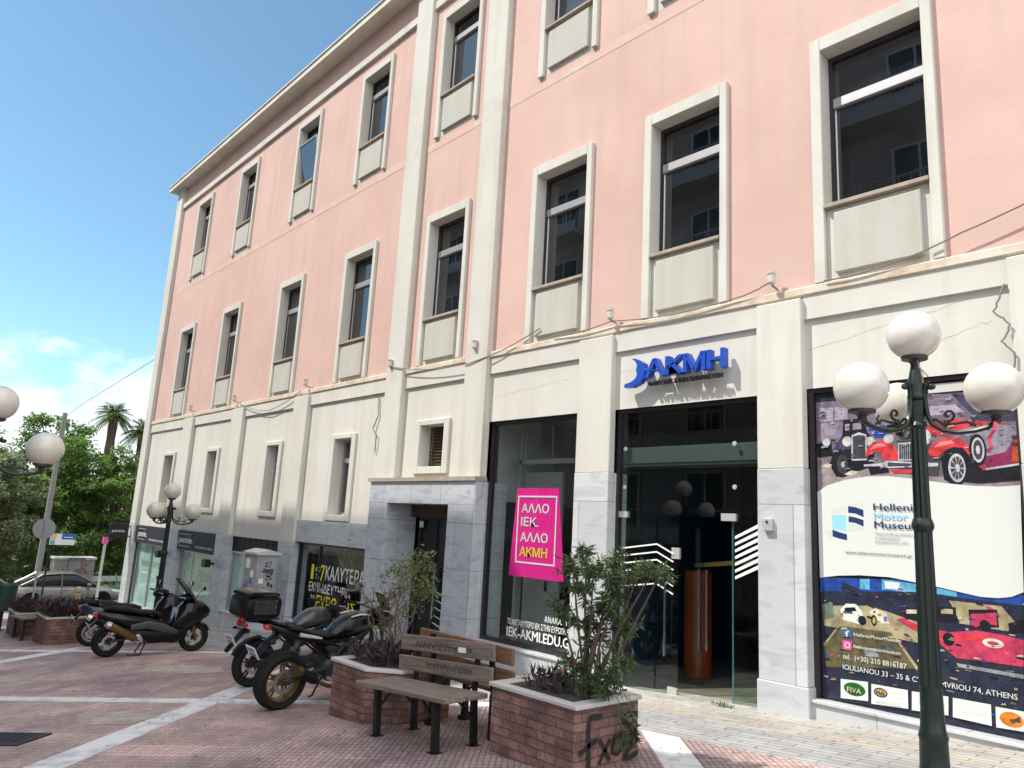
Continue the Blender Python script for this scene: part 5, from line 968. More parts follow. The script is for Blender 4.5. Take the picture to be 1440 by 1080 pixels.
def bars(par, x, z, half, rise=.0, sweep=.1):
    q = MB(); q.tube([(x - sweep, -half, z + rise), (x - sweep * .4, -half * .55, z + rise), (x, -.1, z), (x, .1, z), (x - sweep * .4, half * .55, z + rise), (x - sweep, half, z + rise)], .012, 8); h = q.build('handlebar', 'black_metal', par, smooth=True)
    for s in (-1, 1):
        q = MB(); q.tube([(x - sweep, s * half, z + rise), (x - sweep * .55, s * (half - .13), z + rise)], .018, 10); q.build('grip', 'seat_vinyl', h); q = MB(); q.tube([(x - sweep * .4, s * (half - .16), z + rise), (x + .05, s * (half - .08), z + rise - .01), (x + .02, s * (half + .0), z + rise - .02)], .006, 5); q.build('lever', 'alloy', h)
    return h
def cables(par, x, z, xf, zf):
    for s in (-1, 1):
        q = MB(); q.tube([(x - .02, s * .20, z + .02), (x + .12, s * .16, z + .05), (x + .16, s * .10, z - .12), (xf - .10, s * .11, zf + .3), (xf - .02, s * .10, zf)], .006, 5); q.build('cable', 'black_satin', par, smooth=True)
def motorbike(label, rim, body, topbox=False, muffler='black_satin'):
    t = thing('motorcycle', label, 'motorcycle', (0, 0, 0), 0, 'parked motorcycles')
    R = .31; wheel(t, -.70, R, R, .19 if not topbox else .13, rim, 5); wheel(t, .70, R - .01, R - .01, .12, rim, 5, name='wheel')
    for s in (-1, 1): pass
    q = MB()
    for s in (-1, 1): q.tube([(-.70, s * .115, .31), (-.45, s * .12, .37), (-.10, s * .09, .43)], [.024, .03, .034], 8); q.box(-.74, s * .115 - .02, .285, -.66, s * .115 + .02, .335)
    q.build('swingarm', 'engine_grey', t, smooth=True)
    q = MB(); q.loft([(-.22, .33, .50, .10), (-.14, .26, .60, .17), (.05, .22, .62, .19), (.22, .26, .64, .17), (.34, .34, .62, .11)], 14, 3.5)
    for s in (-1, 1): q.lathe([(.12, s * .15), (.12, s * .215), (.09, s * .235), (.001, s * .237)], (-.02, 0, .40), 'y', 20); q.lathe([(.07, s * .15), (.07, s * .20), (.001, s * .205)], (.18, 0, .36), 'y', 16)
    for k in range(6): q.box(.05, -.15, .48 + k * .024, .30, .15, .488 + k * .024)
    q.build('engine', 'engine_grey', t, smooth=True)
    q = MB(); q.loft([(-.14, .40, .52, .03, -.215), (-.02, .40, .56, .03, -.222), (.06, .42, .54, .025, -.215)], 10, 3); q.box(-.18, -.245, .30, -.14, -.13, .335); q.build('engine_cover', 'alloy', t, smooth=True)
    q = MB()
    for s in (-1, 1): q.tube([(.50, s * .03, .92), (.28, s * .15, .80), (-.05, s * .17, .64), (-.14, s * .14, .45)], [.026, .032, .032, .028], 8); q.tube([(.46, s * .03, .80), (.36, s * .12, .5), (.2, s * .14, .3)], .016, 6); q.tube([(-.08, s * .14, .66), (-.5, s * .10, .76), (-.72, s * .06, .82)], .013, 6); q.tube([(-.14, s * .12, .5), (-.5, s * .09, .74)], .012, 6)
    q.build('frame', 'black_satin', t, smooth=True)
    q = MB(); q.loft([(-.16, .72, .80, .09), (-.06, .70, .90, .13), (.10, .72, .99, .165), (.26, .74, 1.02, .17), (.38, .78, .99, .13), (.45, .82, .93, .07)], 18, 2.4); q.build('fuel_tank', body, t, smooth=True)
    q = MB(); q.loft([(-.72, .845, .90, .07), (-.60, .82, .89, .11), (-.45, .79, .83, .13), (-.28, .755, .80, .145), (-.12, .745, .80, .12), (-.04, .76, .82, .08)], 16, 2.4); q.build('seat', 'seat_vinyl', t, smooth=True)
    q = MB(); q.loft([(-1.0, .90, .925, .02), (-.92, .855, .915, .055), (-.75, .79, .86, .10), (-.5, .71, .80, .13), (-.3, .68, .76, .13), (-.16, .66, .74, .1)], 16, 2.6); tl = q.build('tail_section', body if topbox else 'black_satin', t, smooth=True)
    q = MB(); q.loft([(-1.012, .885, .92, .03), (-.985, .86, .915, .05), (-.95, .86, .90, .045)], 12, 3); q.build('tail_light', 'red_lens', t, smooth=True)
    if topbox:
        for s in (-1, 1): q = MB(); q.loft([(-.98, .80, .88, .012, s * .09), (-.8, .74, .86, .016, s * .125), (-.6, .70, .80, .015, s * .14)], 8, 2.4); q.build('tail_panel', 'white_gloss', t, smooth=True)
        q = MB(); q.loft([(-.99, .80, .87, .02, -.085), (-.95, .79, .875, .03, -.085)], 8, 2); q.loft([(-.99, .80, .87, .02, .085), (-.95, .79, .875, .03, .085)], 8, 2); q.build('tail_light', 'red_lens', t)
        q = MB(); q.box(-.98, -.16, .90, -.52, .16, .925); q.tube([(-.9, .1, .86), (-.9, .1, .91)], .012, 6); q.build('rack', 'black_metal', t)
        q = MB(); q.loft([(-1.08, .95, 1.16, .19), (-1.05, .93, 1.20, .215), (-.78, .925, 1.22, .225), (-.56, .93, 1.20, .20), (-.53, .95, 1.16, .18)], 20, 7); bx = q.build('top_box', 'black_satin', t, smooth=True)
        q = MB(); q.loft([(-1.05, 1.205, 1.25, .20), (-1.0, 1.20, 1.275, .21), (-.65, 1.20, 1.275, .20), (-.58, 1.205, 1.25, .185)], 20, 6); q.build('lid', 'black_gloss', bx, smooth=True)
        q = MB(); q.box(-.98, -.236, .99, -.64, -.226, 1.17)
        q.build('side_plate', mat('case_plate', (.022, .021, .022), .5), bx)
        q = MB()
        for xx in (-.97, -.81, -.65):
            for zz in (1.0, 1.08, 1.16):
                if xx == -.81 and zz == 1.08: continue
                q.lathe([(.001, -.241), (.006, -.24), (.006, -.236)], (xx, 0, zz), 'y', 8)
        q.build('rivet', 'chrome', bx)
    # rear mudguard with plate
    q = MB(); q.loft([(-1.14, .48, .52, .05), (-1.06, .58, .62, .06), (-.95, .70, .75, .06), (-.84, .76, .83, .06)], 10, 3); q.build('rear_fender', 'black_satin', t, smooth=True)
    plate(t, (-1.105, 0, .64), radians(-32))
    for s in (-1, 1): q = MB(); q.tube([(-.95, s * .04, .76), (-.97, s * .13, .76)], .008, 5); q.sphere((-.97, s * .15, .76), .025, 10, 1.5, 1, .8); q.build('indicator', 'black_satin', t)
    q = MB(); q.lathe([(.30 + .035, -.06), (.345, 0), (.30 + .035, .06)], (0, 0, 0), 'y', 30); mb = MB()
    vs = []; n = 12
    for i in range(n + 1):
        a = radians(60 + 100 * i / n)
        for yy, rr in ((-.085, .33), (-.05, .345), (.05, .345), (.085, .33)): vs.append((-.70 + rr * cos(a), yy, .31 + rr * sin(a)))
    mb.add(vs, [(i * 4 + j, i * 4 + j + 1, i * 4 + j + 5, i * 4 + j + 4) for i in range(n) for j in range(3)]); (mb.build('hugger', 'black_satin', t, smooth=True) if topbox else None)
    mb = MB(); vs = []
    for i in range(n + 1):
        a = radians(35 + 120 * i / n)
        for yy, rr in ((-.07, .315), (-.04, .335), (.04, .335), (.07, .315)): vs.append((.70 + rr * cos(a), yy, .30 + rr * sin(a)))
    mb.add(vs, [(i * 4 + j, i * 4 + j + 1, i * 4 + j + 5, i * 4 + j + 4) for i in range(n) for j in range(3)]); mb.build('front_fender', body, t, smooth=True)
    q = MB()
    for s in (-1, 1): q.tube([(.70, s * .10, .30), (.62, s * .10, .58)], .03, 10); q.tube([(.62, s * .10, .58), (.49, s * .10, 1.0)], .021, 10)
    q.box(.47, -.13, .96, .54, .13, .99); q.build('fork', 'black_metal', t, smooth=True)
    q = MB(); q.loft([(.50, .84, 1.02, .10), (.60, .80, 1.06, .13), (.70, .80, 1.02, .11), (.76, .84, .96, .07)], 14, 2.6); q.build('headlight_cowl', body, t, smooth=True); q = MB(); q.loft([(.74, .83, .95, .075), (.775, .855, .93, .05)], 12, 2.5); q.build('headlight', 'head_lens', t, smooth=True)
    q = MB(); q.quad((.66, -.11, 1.03), (.66, .11, 1.03), (.53, .09, 1.22), (.53, -.09, 1.22)); q.build('windscreen', 'smoke_screen', t)
    bars(t, .44, 1.04, .36, .02, .12); cables(t, .42, 1.03, .70, .34); mirror_pair(t, .42, .22, 1.06, .03, .10, .17)
    # exhaust on the right
    q = MB(); q.tube([(.32, -.10, .42), (.36, -.12, .28), (.2, -.14, .20), (-.15, -.15, .22), (-.34, -.17, .30)], .024, 8); ex = q.build('exhaust', 'brass_can' if not topbox else 'engine_grey', t, smooth=True)
    if topbox: q = MB(); q.tube([(-.30, -.19, .32), (-.42, -.20, .40), (-.78, -.21, .50), (-.84, -.21, .515)], [.035, .065, .07, .05], 14); q.build('muffler', muffler, ex, smooth=True)
    else:
        q = MB(); q.tube([(-.34, -.175, .30), (-.40, -.18, .335), (-.62, -.20, .44)], [.03, .058, .058], 14); q.build('muffler', muffler, ex, smooth=True); q = MB(); q.tube([(-.60, -.198, .432), (-.665, -.203, .462)], [.060, .052], 14); q.build('end_cap', 'brass_can', ex)
    for s in (-1, 1): q = MB(); q.tube([(-.1, s * .15, .33), (-.14, s * .25, .33), (-.08, s * .25, .33)], .012, 6); q.build('footpeg', 'alloy', t)
    q = MB(); q.tube([(-.05, .12, .28), (-.10, .20, .02), (-.14, .22, .005)], .012, 6); q.build('side_stand', 'black_metal', t)
    q = MB(); q.tube([(-.12, -.02, .52), (-.35, -.0, .74)], .035, 8)
    for k in range(7): q.lathe([(.045, 0), (.045, .012)], (-.15 - k * .03, -.01, .545 + k * .028), 'z', 12)
    q.build('shock_absorber', 'black_satin', t)
    return t
def put(o, x, y, heading, lean=0, sc=1):
    o.location = (x, y, zg(x)); o.scale = (sc,) * 3
    # slope of the street along the machine, then its heading and a small lean on the stand
    h = Vector((cos(heading), sin(heading), .0744 * cos(heading))).normalized(); side = Vector((0, 0, 1)).cross(h).normalized(); up = h.cross(side)
    o.rotation_euler = (Matrix((h, side, up)).transposed() @ Matrix.Rotation(lean, 3, 'X')).to_euler()
def at_rear(o, xr, yr, heading, back, sc=1, lean=0): put(o, xr + cos(heading) * back * sc, yr + sin(heading) * back * sc, heading, lean, sc)
m1 = motorbike('black naked motorcycle with gold wheels parked beside the dry twiggy planter', 'gold_rim', 'black_gloss'); at_rear(m1, -8.02, 4.0, radians(97), .70, 1.0, radians(5))
q = MB()
for s in (-1, 1): q.loft([(.06, .965, .985, .012, s * .11), (.2, .985, 1.01, .018, s * .11), (.34, .97, .995, .012, s * .10)], 8, 2)
q.build('tank_highlight', 'white_gloss', m1, smooth=True)  # narrow white strips standing in for the reflection along the tank top
q = MB(); q.loft([(-.62, .79, .835, .012, -.118), (-.45, .765, .80, .016, -.138), (-.34, .75, .775, .012, -.14)], 8, 2); q.build('tail_panel', 'white_gloss', m1, smooth=True)
m2 = motorbike('grey commuter motorcycle carrying a black riveted top box, behind the gold-wheeled one', 'dark_rim', mat('grey_gloss', (.018, .018, .022), .25, coat=.3), True); at_rear(m2, -9.72, 4.45, radians(99), .70, .97, radians(4))

def scooter(label, body, small=False):
    t = thing('scooter', label, 'scooter', (0, 0, 0), 0, 'parked scooters')
    R = .285; wheel(t, -.76, R, R, .15, 'dark_rim' if not small else 'silver_rim', 5); wheel(t, .80, R, R, .12, 'dark_rim' if not small else 'silver_rim', 5)
    q = MB(); q.loft([(-1.06, .78, .83, .03), (-.95, .68, .85, .10), (-.75, .58, .84, .17), (-.5, .50, .80, .21), (-.2, .46, .76, .225), (.06, .44, .70, .21), (.2, .42, .58, .19)], 18, 2.8); q.build('rear_cowl', body, t, smooth=True)
    q = MB(); q.loft([(-.52, .34, .56, .15), (-.3, .24, .54, .23), (.0, .22, .52, .245), (.3, .22, .48, .24), (.5, .24, .50, .22), (.6, .28, .56, .18)], 18, 3.2); q.build('floor_panel', 'black_satin', t, smooth=True)
    q = MB(); q.loft([(.30, .42, .62, .16), (.42, .40, .88, .21), (.56, .42, 1.02, .25), (.74, .50, 1.03, .24), (.90, .60, .96, .19), (1.02, .68, .86, .10), (1.05, .72, .80, .05)], 18, 2.4); q.build('front_apron', body if not small else 'black_gloss', t, smooth=True)
    for s in (-1, 1): q = MB(); q.loft([(-.45, .50, .60, .012, s * .215), (-.15, .52, .67, .02, s * .232), (.15, .44, .60, .02, s * .228), (.4, .40, .48, .012, s * .225)], 10, 2.2); q.build('side_trim', mat('trim_grey', (.05, .05, .055), .4) if 'trim_grey' not in MATS else 'trim_grey', t, smooth=True)
    q = MB(); q.loft([(-.92, .86, .90, .08), (-.78, .83, .93, .14), (-.5, .80, .91, .17), (-.38, .78, .87, .175), (-.3, .76, .85, .18), (-.05, .74, .83, .17), (.10, .68, .78, .12)], 18, 2.6); q.build('seat', 'seat_vinyl', t, smooth=True)
    q = MB(); q.tube([(-.72, -.17, .93), (-.95, -.14, .95), (-1.0, 0, .95), (-.95, .14, .95), (-.72, .17, .93)], .014, 6); q.build('grab_rail', 'black_metal', t, smooth=True)
    q = MB(); q.loft([(-1.075, .76, .82, .06), (-1.02, .73, .83, .09)], 10, 3); q.build('tail_light', 'red_lens', t, smooth=True)
    q = MB(); q.loft([(-1.17, .46, .50, .05), (-1.08, .56, .61, .07), (-.98, .66, .73, .08)], 10, 3); q.build('rear_fender', 'black_satin', t, smooth=True); plate(t, (-1.14, 0, .58), radians(-30), .17, .13)
    q = MB(); q.loft([(-.80, .24, .34, .05, .10), (-.5, .26, .42, .07, .10), (-.2, .3, .45, .08, .08)], 10, 3); q.tube([(-.76, -.11, .285), (-.45, -.12, .34), (-.3, -.1, .4)], .025, 8); q.build('swingarm', 'engine_grey', t, smooth=True)
    q = MB(); q.tube([(-.10, -.19, .27), (-.28, -.25, .31), (-.34, -.255, .34)], .025, 8); ex = q.build('exhaust', 'engine_grey', t, smooth=True)
    q = MB(); q.tube([(-.34, -.255, .34), (-.40, -.262, .375), (-.84, -.275, .62)], [.045, .068, .068], 16); q.build('muffler', 'brass_can' if not small else 'black_satin', ex, smooth=True); q = MB(); q.tube([(-.83, -.275, .615), (-.90, -.277, .654)], [.072, .056], 16); q.build('end_cap', 'alloy', ex, smooth=True)
    q = MB(); q.loft([(-.40, .30, .40, .01, -.26), (-.30, .27, .44, .014, -.262), (-.22, .28, .34, .01, -.26)], 8, 2); q.build('heat_shield', 'alloy', ex, smooth=True)
    q = MB()
    for s in (-1, 1): q.tube([(.80, s * .095, .285), (.74, s * .095, .52), (.66, s * .08, .8)], .024, 10)
    q.build('fork', 'brass_can' if not small else 'black_metal', t, smooth=True)
    n = 12; mb = MB(); vs = []
    for i in range(n + 1):
        a = radians(20 + 130 * i / n)
        for yy, rr in ((-.075, .295), (-.045, .315), (.045, .315), (.075, .295)): vs.append((.80 + rr * cos(a), yy, .285 + rr * sin(a)))
    mb.add(vs, [(i * 4 + j, i * 4 + j + 1, i * 4 + j + 5, i * 4 + j + 4) for i in range(n) for j in range(3)]); mb.build('front_fender', body, t, smooth=True)
    if not small:
        mb = MB(); vs = []
        for i in range(7):
            u = i / 6; wv = .20 * (1 - .45 * u * u)
            for j in range(7): v = -1 + 2 * j / 6; vs.append((.76 - .34 * u ** 1.25 - .10 * v * v, v * wv, 1.0 + .42 * u))
        mb.add(vs, [(i * 7 + j, i * 7 + j + 1, i * 7 + j + 8, i * 7 + j + 7) for i in range(6) for j in range(6)]); mb.build('windscreen', 'smoke_screen', t, smooth=True)
        q = MB(); q.loft([(.36, .98, 1.08, .13), (.5, .99, 1.12, .16), (.62, 1.0, 1.12, .15)], 12, 2.6); q.build('dashboard', 'black_satin', t, smooth=True)
    else:
        q = MB(); q.loft([(.30, 1.0, 1.08, .06), (.40, .98, 1.16, .14), (.52, .99, 1.14, .13), (.60, 1.02, 1.1, .07)], 12, 2.6); q.build('dashboard', 'black_satin', t, smooth=True)
    q = MB(); q.loft([(1.0, .70, .80, .10), (1.045, .72, .78, .07)], 10, 3); q.build('headlight', 'head_lens', t, smooth=True)
    bars(t, .40, 1.06, .36, .03, .12); cables(t, .38, 1.06, .72, .5)
    if not small: mirror_pair(t, .66, .22, 1.03, .10, .16, .22)
    else: mirror_pair(t, .36, .22, 1.08, .02, .08, .22)
    q = MB()
    for s in (-1, 1): q.tube([(-.12, s * .10, .26), (-.22, s * .16, .02), (-.20, s * .20, .005)], .014, 6)
    q.tube([(-.22, -.16, .03), (-.45, -.17, .05)], .01, 6); q.build('centre_stand', 'black_metal', t)
    return t
s1 = scooter('large black touring scooter with smoked windscreen and bronze muffler, seen from its right side', 'black_gloss'); at_rear(s1, -14.5, 3.98, radians(88), .76, .92, radians(2))
q = MB(); q.quad((.335, -.17, .58), (.335, .17, .58), (.385, .18, .86), (.385, -.18, .86)); q.build('inner_panel', mat('pale_blue_panel', (.25, .32, .45), .3), s1)
s2 = scooter('dark blue scooter without windscreen parked behind the large black touring scooter', 'blue_gloss', True); at_rear(s2, -16.6, 4.25, radians(80), .76, .95, radians(3))
# ------------------------------------------------------------ cars on the cross street
mat('grey_paint', (.22, .22, .195), .3, .3, coat=.5); mat('silver_paint', (.42, .44, .45), .28, .3, coat=.5); mat('car_glass', (.02, .025, .028), .04, spec=.8); mat('white_paint', (.62, .62, .6), .3, coat=.4)
def car(label, paint, x, y, heading, sc=1):
    t = thing('parked_car', label, 'car', (x, y, zg(x) - .012), heading, 'cars on the cross street', sc)
    q = MB(); q.loft([(-2.22, .50, .80, .62), (-2.17, .34, .90, .76), (-2.0, .26, .965, .83), (-1.5, .20, .97, .865), (-.9, .18, .94, .875), (0, .18, .925, .88), (.8, .18, .91, .875), (1.3, .20, .87, .86), (1.8, .24, .78, .82), (2.1, .30, .68, .74), (2.2, .38, .60, .60)], 24, 4.2); b = q.build('body', paint, t, smooth=True)
    q = MB(); q.loft([(-1.75, .90, .96, .70), (-1.45, .90, 1.10, .70), (-.95, .90, 1.36, .64), (-.4, .90, 1.42, .63), (.2, .90, 1.41, .64), (.62, .90, 1.24, .67), (1.15, .88, .93, .72)], 24, 4.5); q.build('windows', 'car_glass', t, smooth=True)
    q = MB(); q.loft([(-1.12, 1.30, 1.345, .60), (-.95, 1.345, 1.40, .635), (-.4, 1.385, 1.452, .635), (.15, 1.37, 1.442, .635), (.34, 1.335, 1.39, .62)], 24, 4); q.build('roof', paint, t, smooth=True)
    for s in (-1, 1):
        q = MB(); q.tube([(1.12, s * .71, .91), (.66, s * .672, 1.20), (.30, s * .635, 1.385)], .032, 6); q.tube([(-1.72, s * .70, .95), (-1.4, s * .69, 1.12), (-1.0, s * .635, 1.37)], .045, 6); q.tube([(-.28, s * .885, .5), (-.26, s * .725, .93), (-.3, s * .645, 1.40)], .025, 6); q.build('pillar', paint, t, smooth=True)
        for x0, x1 in ((-1.15, -.29), (-.25, .72)):
            q = MB(); q.tube([(x1, s * .882, .90), (x1, s * .884, .60), (x1 - .04, s * .872, .30), (x0 + .05, s * .872, .30), (x0, s * .884, .6), (x0, s * .878, .90)], .006, 4); d = q.build('door', 'black_satin', t); q = MB(); q.box(x0 + .06, s * .895 - .012, .79, x0 + .22, s * .895 + .012, .82); q.build('handle', 'alloy', d)
        q = MB(); q.loft([(.66, .93, 1.03, .07, s * .87), (.76, .92, 1.04, .09, s * .88), (.82, .94, 1.01, .06, s * .87)], 10, 2.6); q.build('mirror', paint, t, smooth=True)
        q = MB(); q.loft([(1.72, .62, .76, .10, s * .72), (1.95, .60, .72, .10, s * .68), (2.12, .58, .66, .06, s * .63)], 10, 2.6); q.build('headlight', 'head_lens', t, smooth=True)
        q = MB(); q.loft([(-2.19, .70, .90, .08, s * .66), (-2.1, .70, .91, .10, s * .72), (-1.9, .74, .90, .05, s * .80)], 10, 3); q.build('tail_light', 'red_lens', t, smooth=True)
        for xw in (-1.32, 1.30):
            q = MB(); q.lathe([(.001, s * .70), (.375, s * .70), (.375, s * .868), (.36, s * .885)], (xw, 0, .33), 'y', 30); q.build('wheel_arch', 'black_satin', t, smooth=True)
            wheel(t, xw, .31, .31, .2, 'silver_rim', 8, False, y0=s * .80)
    return t
car('dark grey saloon car parked side-on in the cross street beyond the bikes', 'grey_paint', -36.9, 8.1, pi / 2)
car('silver car at the left edge, partly behind the dark grey saloon', 'silver_paint', -39.6, 5.2, pi / 2)
# litter bin, bollard
t = thing('litter_bin', 'dark green litter bin on a post at the left edge of the paving', 'bin', (-21.9, 3.55, zg(-21.9)))
z0 = zg(-21.9); q = MB(); q.lathe([(.24, z0 + .48), (.26, z0 + 1.08), (.245, z0 + 1.1), (.22, z0 + 1.06)], (-21.9, 3.55, 0), 'z', 18); q.build('drum', mat('bin_green', (.012, .04, .028), .5), t, world=True); q = MB(); q.lathe([(.05, z0), (.05, z0 + .5)], (-21.9, 3.55, 0), 'z', 10); q.lathe([(.12, z0 - .02), (.12, z0 + .02)], (-21.9, 3.55, 0), 'z', 12); q.build('post', 'black_metal', t, world=True)
t = thing('bollard', 'short beige bollard with a round cap by the far planter', 'bollard', (-24.5, 5.75, zg(-24.5))); z0 = zg(-24.5)
q = MB(); q.lathe([(.09, z0 - .05), (.075, z0 + .7), (.10, z0 + .72), (.10, z0 + .78)], (-24.5, 5.75, 0), 'z', 14); q.build('post', mat('bollard_beige', (.45, .36, .22), .6), t, world=True); q = MB(); q.sphere((-24.5, 5.75, z0 + .86), .10, 14); q.build('cap', 'bollard_beige', t, world=True, smooth=True)
# utility cabinet by the slogan window
t = thing('utility_cabinet', 'tall pale utility cabinet covered in graffiti and stickers in front of the slogan window', 'cabinet', (-16.0, 7.3, zg(-16)))
mat('cabinet_grey', (.37, .37, .39), .6, var=.25, vscale=4)
z0 = zg(-16.4) - .1; q = MB(); q.box(-16.5, 7.10, z0, -15.82, 7.58, .58); q.build('case', 'cabinet_grey', t, world=True, bevel=.008, seg=1)
q = MB(); q.prism([(-16.54, 7.06, .58), (-15.78, 7.06, .58), (-15.78, 7.62, .58), (-16.54, 7.62, .58)], (0, 0, .045)); q.prism([(-16.54, 7.06, .625), (-16.54, 7.62, .625), (-16.54, 7.34, .70)], (.76, 0, 0)); q.build('roof', mat('cabinet_roof', (.52, .51, .48), .6), t, world=True)
q = MB(); q.box(-16.44, 7.088, z0 + .3, -16.18, 7.10, .52); q.box(-16.14, 7.088, z0 + .3, -15.88, 7.10, .52); q.box(-15.82, 7.15, z0 + .3, -15.808, 7.53, .5); q.build('door', 'cabinet_grey', t, world=True)
q = MB()
for zz, yy, wv in ((.38, 7.22, .2), (.25, 7.2, .28), (.12, 7.3, .2), (-.05, 7.36, .14), (-.2, 7.38, .12), (-.35, 7.34, .18), (-.5, 7.42, .1), (-.15, 7.2, .1)):
    p_ = [(yy + R_.uniform(-.03, 1) * wv, zz + R_.uniform(-.07, .07)) for _ in range(9)]; ribbon(q, smooth_pts(p_, 4), .016, lambda a, b: (-15.804, a, b))
q.build('graffiti', 'spray_paint', t, world=True)
q = MB()
for (x, zz, w_, h_) in ((-16.36, .28, .2, .2), (-16.1, .1, .16, .14), (-16.34, -.62, .16, .1)): q.box(x, 7.082, zz, x + w_, 7.0885, zz + h_)
q.box(-15.808, 7.16, -.02, -15.804, 7.26, .08); q.build('sticker', 'white_print', t, world=True)
q = MB()
for k in range(7): x = -16.4 + R_.uniform(0, .35); zz = -.05 - k * .07; q.box(x, 7.081 - k * .0003, zz, x + R_.uniform(.06, .14), 7.0855, zz + R_.uniform(.06, .14))
q.build('sticker', mat('purple_paint', (.22, .10, .34), .6), t, world=True)
# traffic sign seen from behind, street-name sign, parking pole
t = thing('traffic_sign', 'round traffic sign seen from its grey back on a thin pole at the left', 'traffic sign', (-26, 4.93, zg(-26))); z0 = zg(-26)
q = MB(); q.tube([(-26, 4.93, z0 - .1), (-26, 4.93, .98)], .028, 8); q.build('pole', 'grey_aluminium', t, world=True); q = MB(); q.lathe([(.001, -26.05), (.30, -26.05), (.30, -26.035), (.001, -26.03)], (0, 4.93, .66), 'x', 28); q.build('plate', mat('sign_back', (.30, .30, .31), .5), t, world=True)
t = thing('street_sign', 'white and blue street sign board on a thin black pole before the park trees', 'street sign', (-28.9, 5.72, zg(-28.9))); z0 = zg(-28.9)
q = MB(); q.tube([(-28.9, 5.72, z0 - .1), (-28.9, 5.72, .42)], .03, 8); q.build('pole', 'black_metal', t, world=True)
q = MB(); q.box(-28.87, 5.68, .06, -28.85, 6.42, .42); q.build('board', 'white_print', t, world=True); q = MB(); q.box(-28.849, 6.02, .24, -28.846, 6.42, .42); q.build('blue_field', mat('sign_blue', (.02, .14, .50), .5), t, world=True); q = MB(); q.box(-28.849, 5.69, .22, -28.846, 5.85, .41); q.build('yellow_field', mat('sign_sand', (.7, .55, .25), .5), t, world=True); q = MB(); q.box(-28.849, 5.69, .07, -28.846, 5.83, .2); q.build('blue_field', mat('sign_sky', (.10, .42, .65), .5), t, world=True)
q = MB(); q.box(-28.845, 6.08, .30, -28.843, 6.34, .325); q.box(-28.845, 5.98, .13, -28.843, 6.3, .15); q.build('marks', 'white_print', t, world=True)
t = thing('pole', 'slim pale pole with a pink sticker at its top by the building corner', 'pole', (-29.2, 7.45, zg(-29.2))); z0 = zg(-29.2)
q = MB(); q.tube([(-29.2, 7.45, z0 - .1), (-29.2, 7.45, .12)], .045, 10); q.build('post', 'pale_aluminium', t, world=True); q = MB(); q.box(-29.26, 7.37, .12, -29.14, 7.53, .34); q.build('sticker', mat('pink_sticker', (.70, .10, .38), .5), t, world=True)
t = thing('utility_pole', 'tall bare concrete utility pole standing before the park trees', 'pole', (-41.8, 7.95, zg(-41.8)))
q = MB(); q.tube([(-41.8, 7.95, -3.5), (-41.8, 7.97, 5.8)], [.15, .11], 12); q.build('shaft', mat('pole_concrete', (.26, .25, .23), .85, var=.2, vscale=5), t, world=True)
q = MB(); q.tube([(-41.8, 7.8, 5.5), (-41.8, 8.15, 5.5)], .03, 6); q.build('crossarm', 'grey_aluminium', t, world=True)
t = thing('cabinet', 'large grey street cabinet with red graffiti behind the dark grey saloon', 'cabinet', (-42.9, 9.6, zg(-43))); z0 = zg(-43)
q = MB(); q.box(-43.5, 8.75, z0, -42.6, 10.55, -1.32); q.build('case', mat('cabinet_dull', (.20, .19, .185), .7, var=.2, vscale=2), t, world=True, bevel=.01); q = MB(); q.box(-43.55, 8.7, -1.32, -42.55, 10.6, -1.22); q.build('roof', 'concrete_kerb', t, world=True)
for y_ in (9.35, 9.95): q = MB(); q.box(-42.6, y_ - .012, z0 + .1, -42.59, y_ + .012, -1.36); q.build('door_gap', 'grille_black', t, world=True)
q = MB()
for _ in range(10): y_ = R_.uniform(8.85, 10.2); zz = R_.uniform(-2.6, -1.5); ribbon(q, smooth_pts([(y_ + R_.uniform(-.1, .25), zz + R_.uniform(-.12, .12)) for _ in range(6)], 3), .035, lambda a, b: (-42.585, a, b))
q.build('graffiti', mat('red_spray', (.40, .06, .06), .7), t, world=True)
q = MB()
for k in range(8): y_ = 9.3 + k * .1; q.box(-42.545, y_, -1.315, -42.543, y_ + .07, -1.24)
q.build('graffiti', 'spray_paint', t, world=True)
# two teal kick scooters at the park edge
ks = None
for k, (x, y, hd) in enumerate(((-41.9, 9.55, 1.2), (-41.9, 11.05, .9))):
    if ks is None:
        ks = t = thing('kick_scooter', '', 'kick scooter', (0, 0, 0), 0, 'teal kick scooters at the park edge'); m = mat('teal_paint', (.015, .22, .19), .4)
        q = MB(); q.loft([(-.45, .08, .14, .08), (-.4, .07, .15, .09), (.3, .07, .15, .09), (.4, .09, .17, .06)], 12, 4); q.build('deck', m, t); q = MB(); q.tube([(.42, 0, .12), (.52, 0, .22), (.40, 0, 1.12)], [.035, .04, .028], 8); q.build('stem', m, t, smooth=True)
        q = MB(); q.tube([(.38, -.26, 1.15), (.42, 0, 1.13), (.38, .26, 1.15)], .016, 6); q.build('handlebar', 'black_metal', t)
        for xx in (-.5, .56): wheel(t, xx, .12, .12, .05, 'dark_rim', 3, False)
    else: t = copy_tree(ks)
    t.location = (x, y, zg(x) + .12); t.rotation_euler = (0, 0, hd); t['label'] = ('teal kick scooter standing right before the graffitied grey street cabinet', 'teal kick scooter farther right, beside the slim pole at the building corner')[k]
# park railing by the corner
t = thing('park_bench', 'pale park bench on the grass behind the kick scooters', 'bench', (-46.5, 12.4, -3.4)); q = MB(); q.box(-46.9, 11.2, -3.05, -46.4, 13.4, -2.98); q.build('seat', 'concrete_kerb', t, world=True); q = MB(); q.box(-46.98, 11.2, -2.8, -46.92, 13.4, -2.5); q.build('backrest', 'concrete_kerb', t, world=True)
for y_ in (11.4, 13.1): q = MB(); q.box(-46.95, y_, -3.5, -46.45, y_ + .1, -3.05); q.build('leg', 'concrete_kerb', t, world=True)
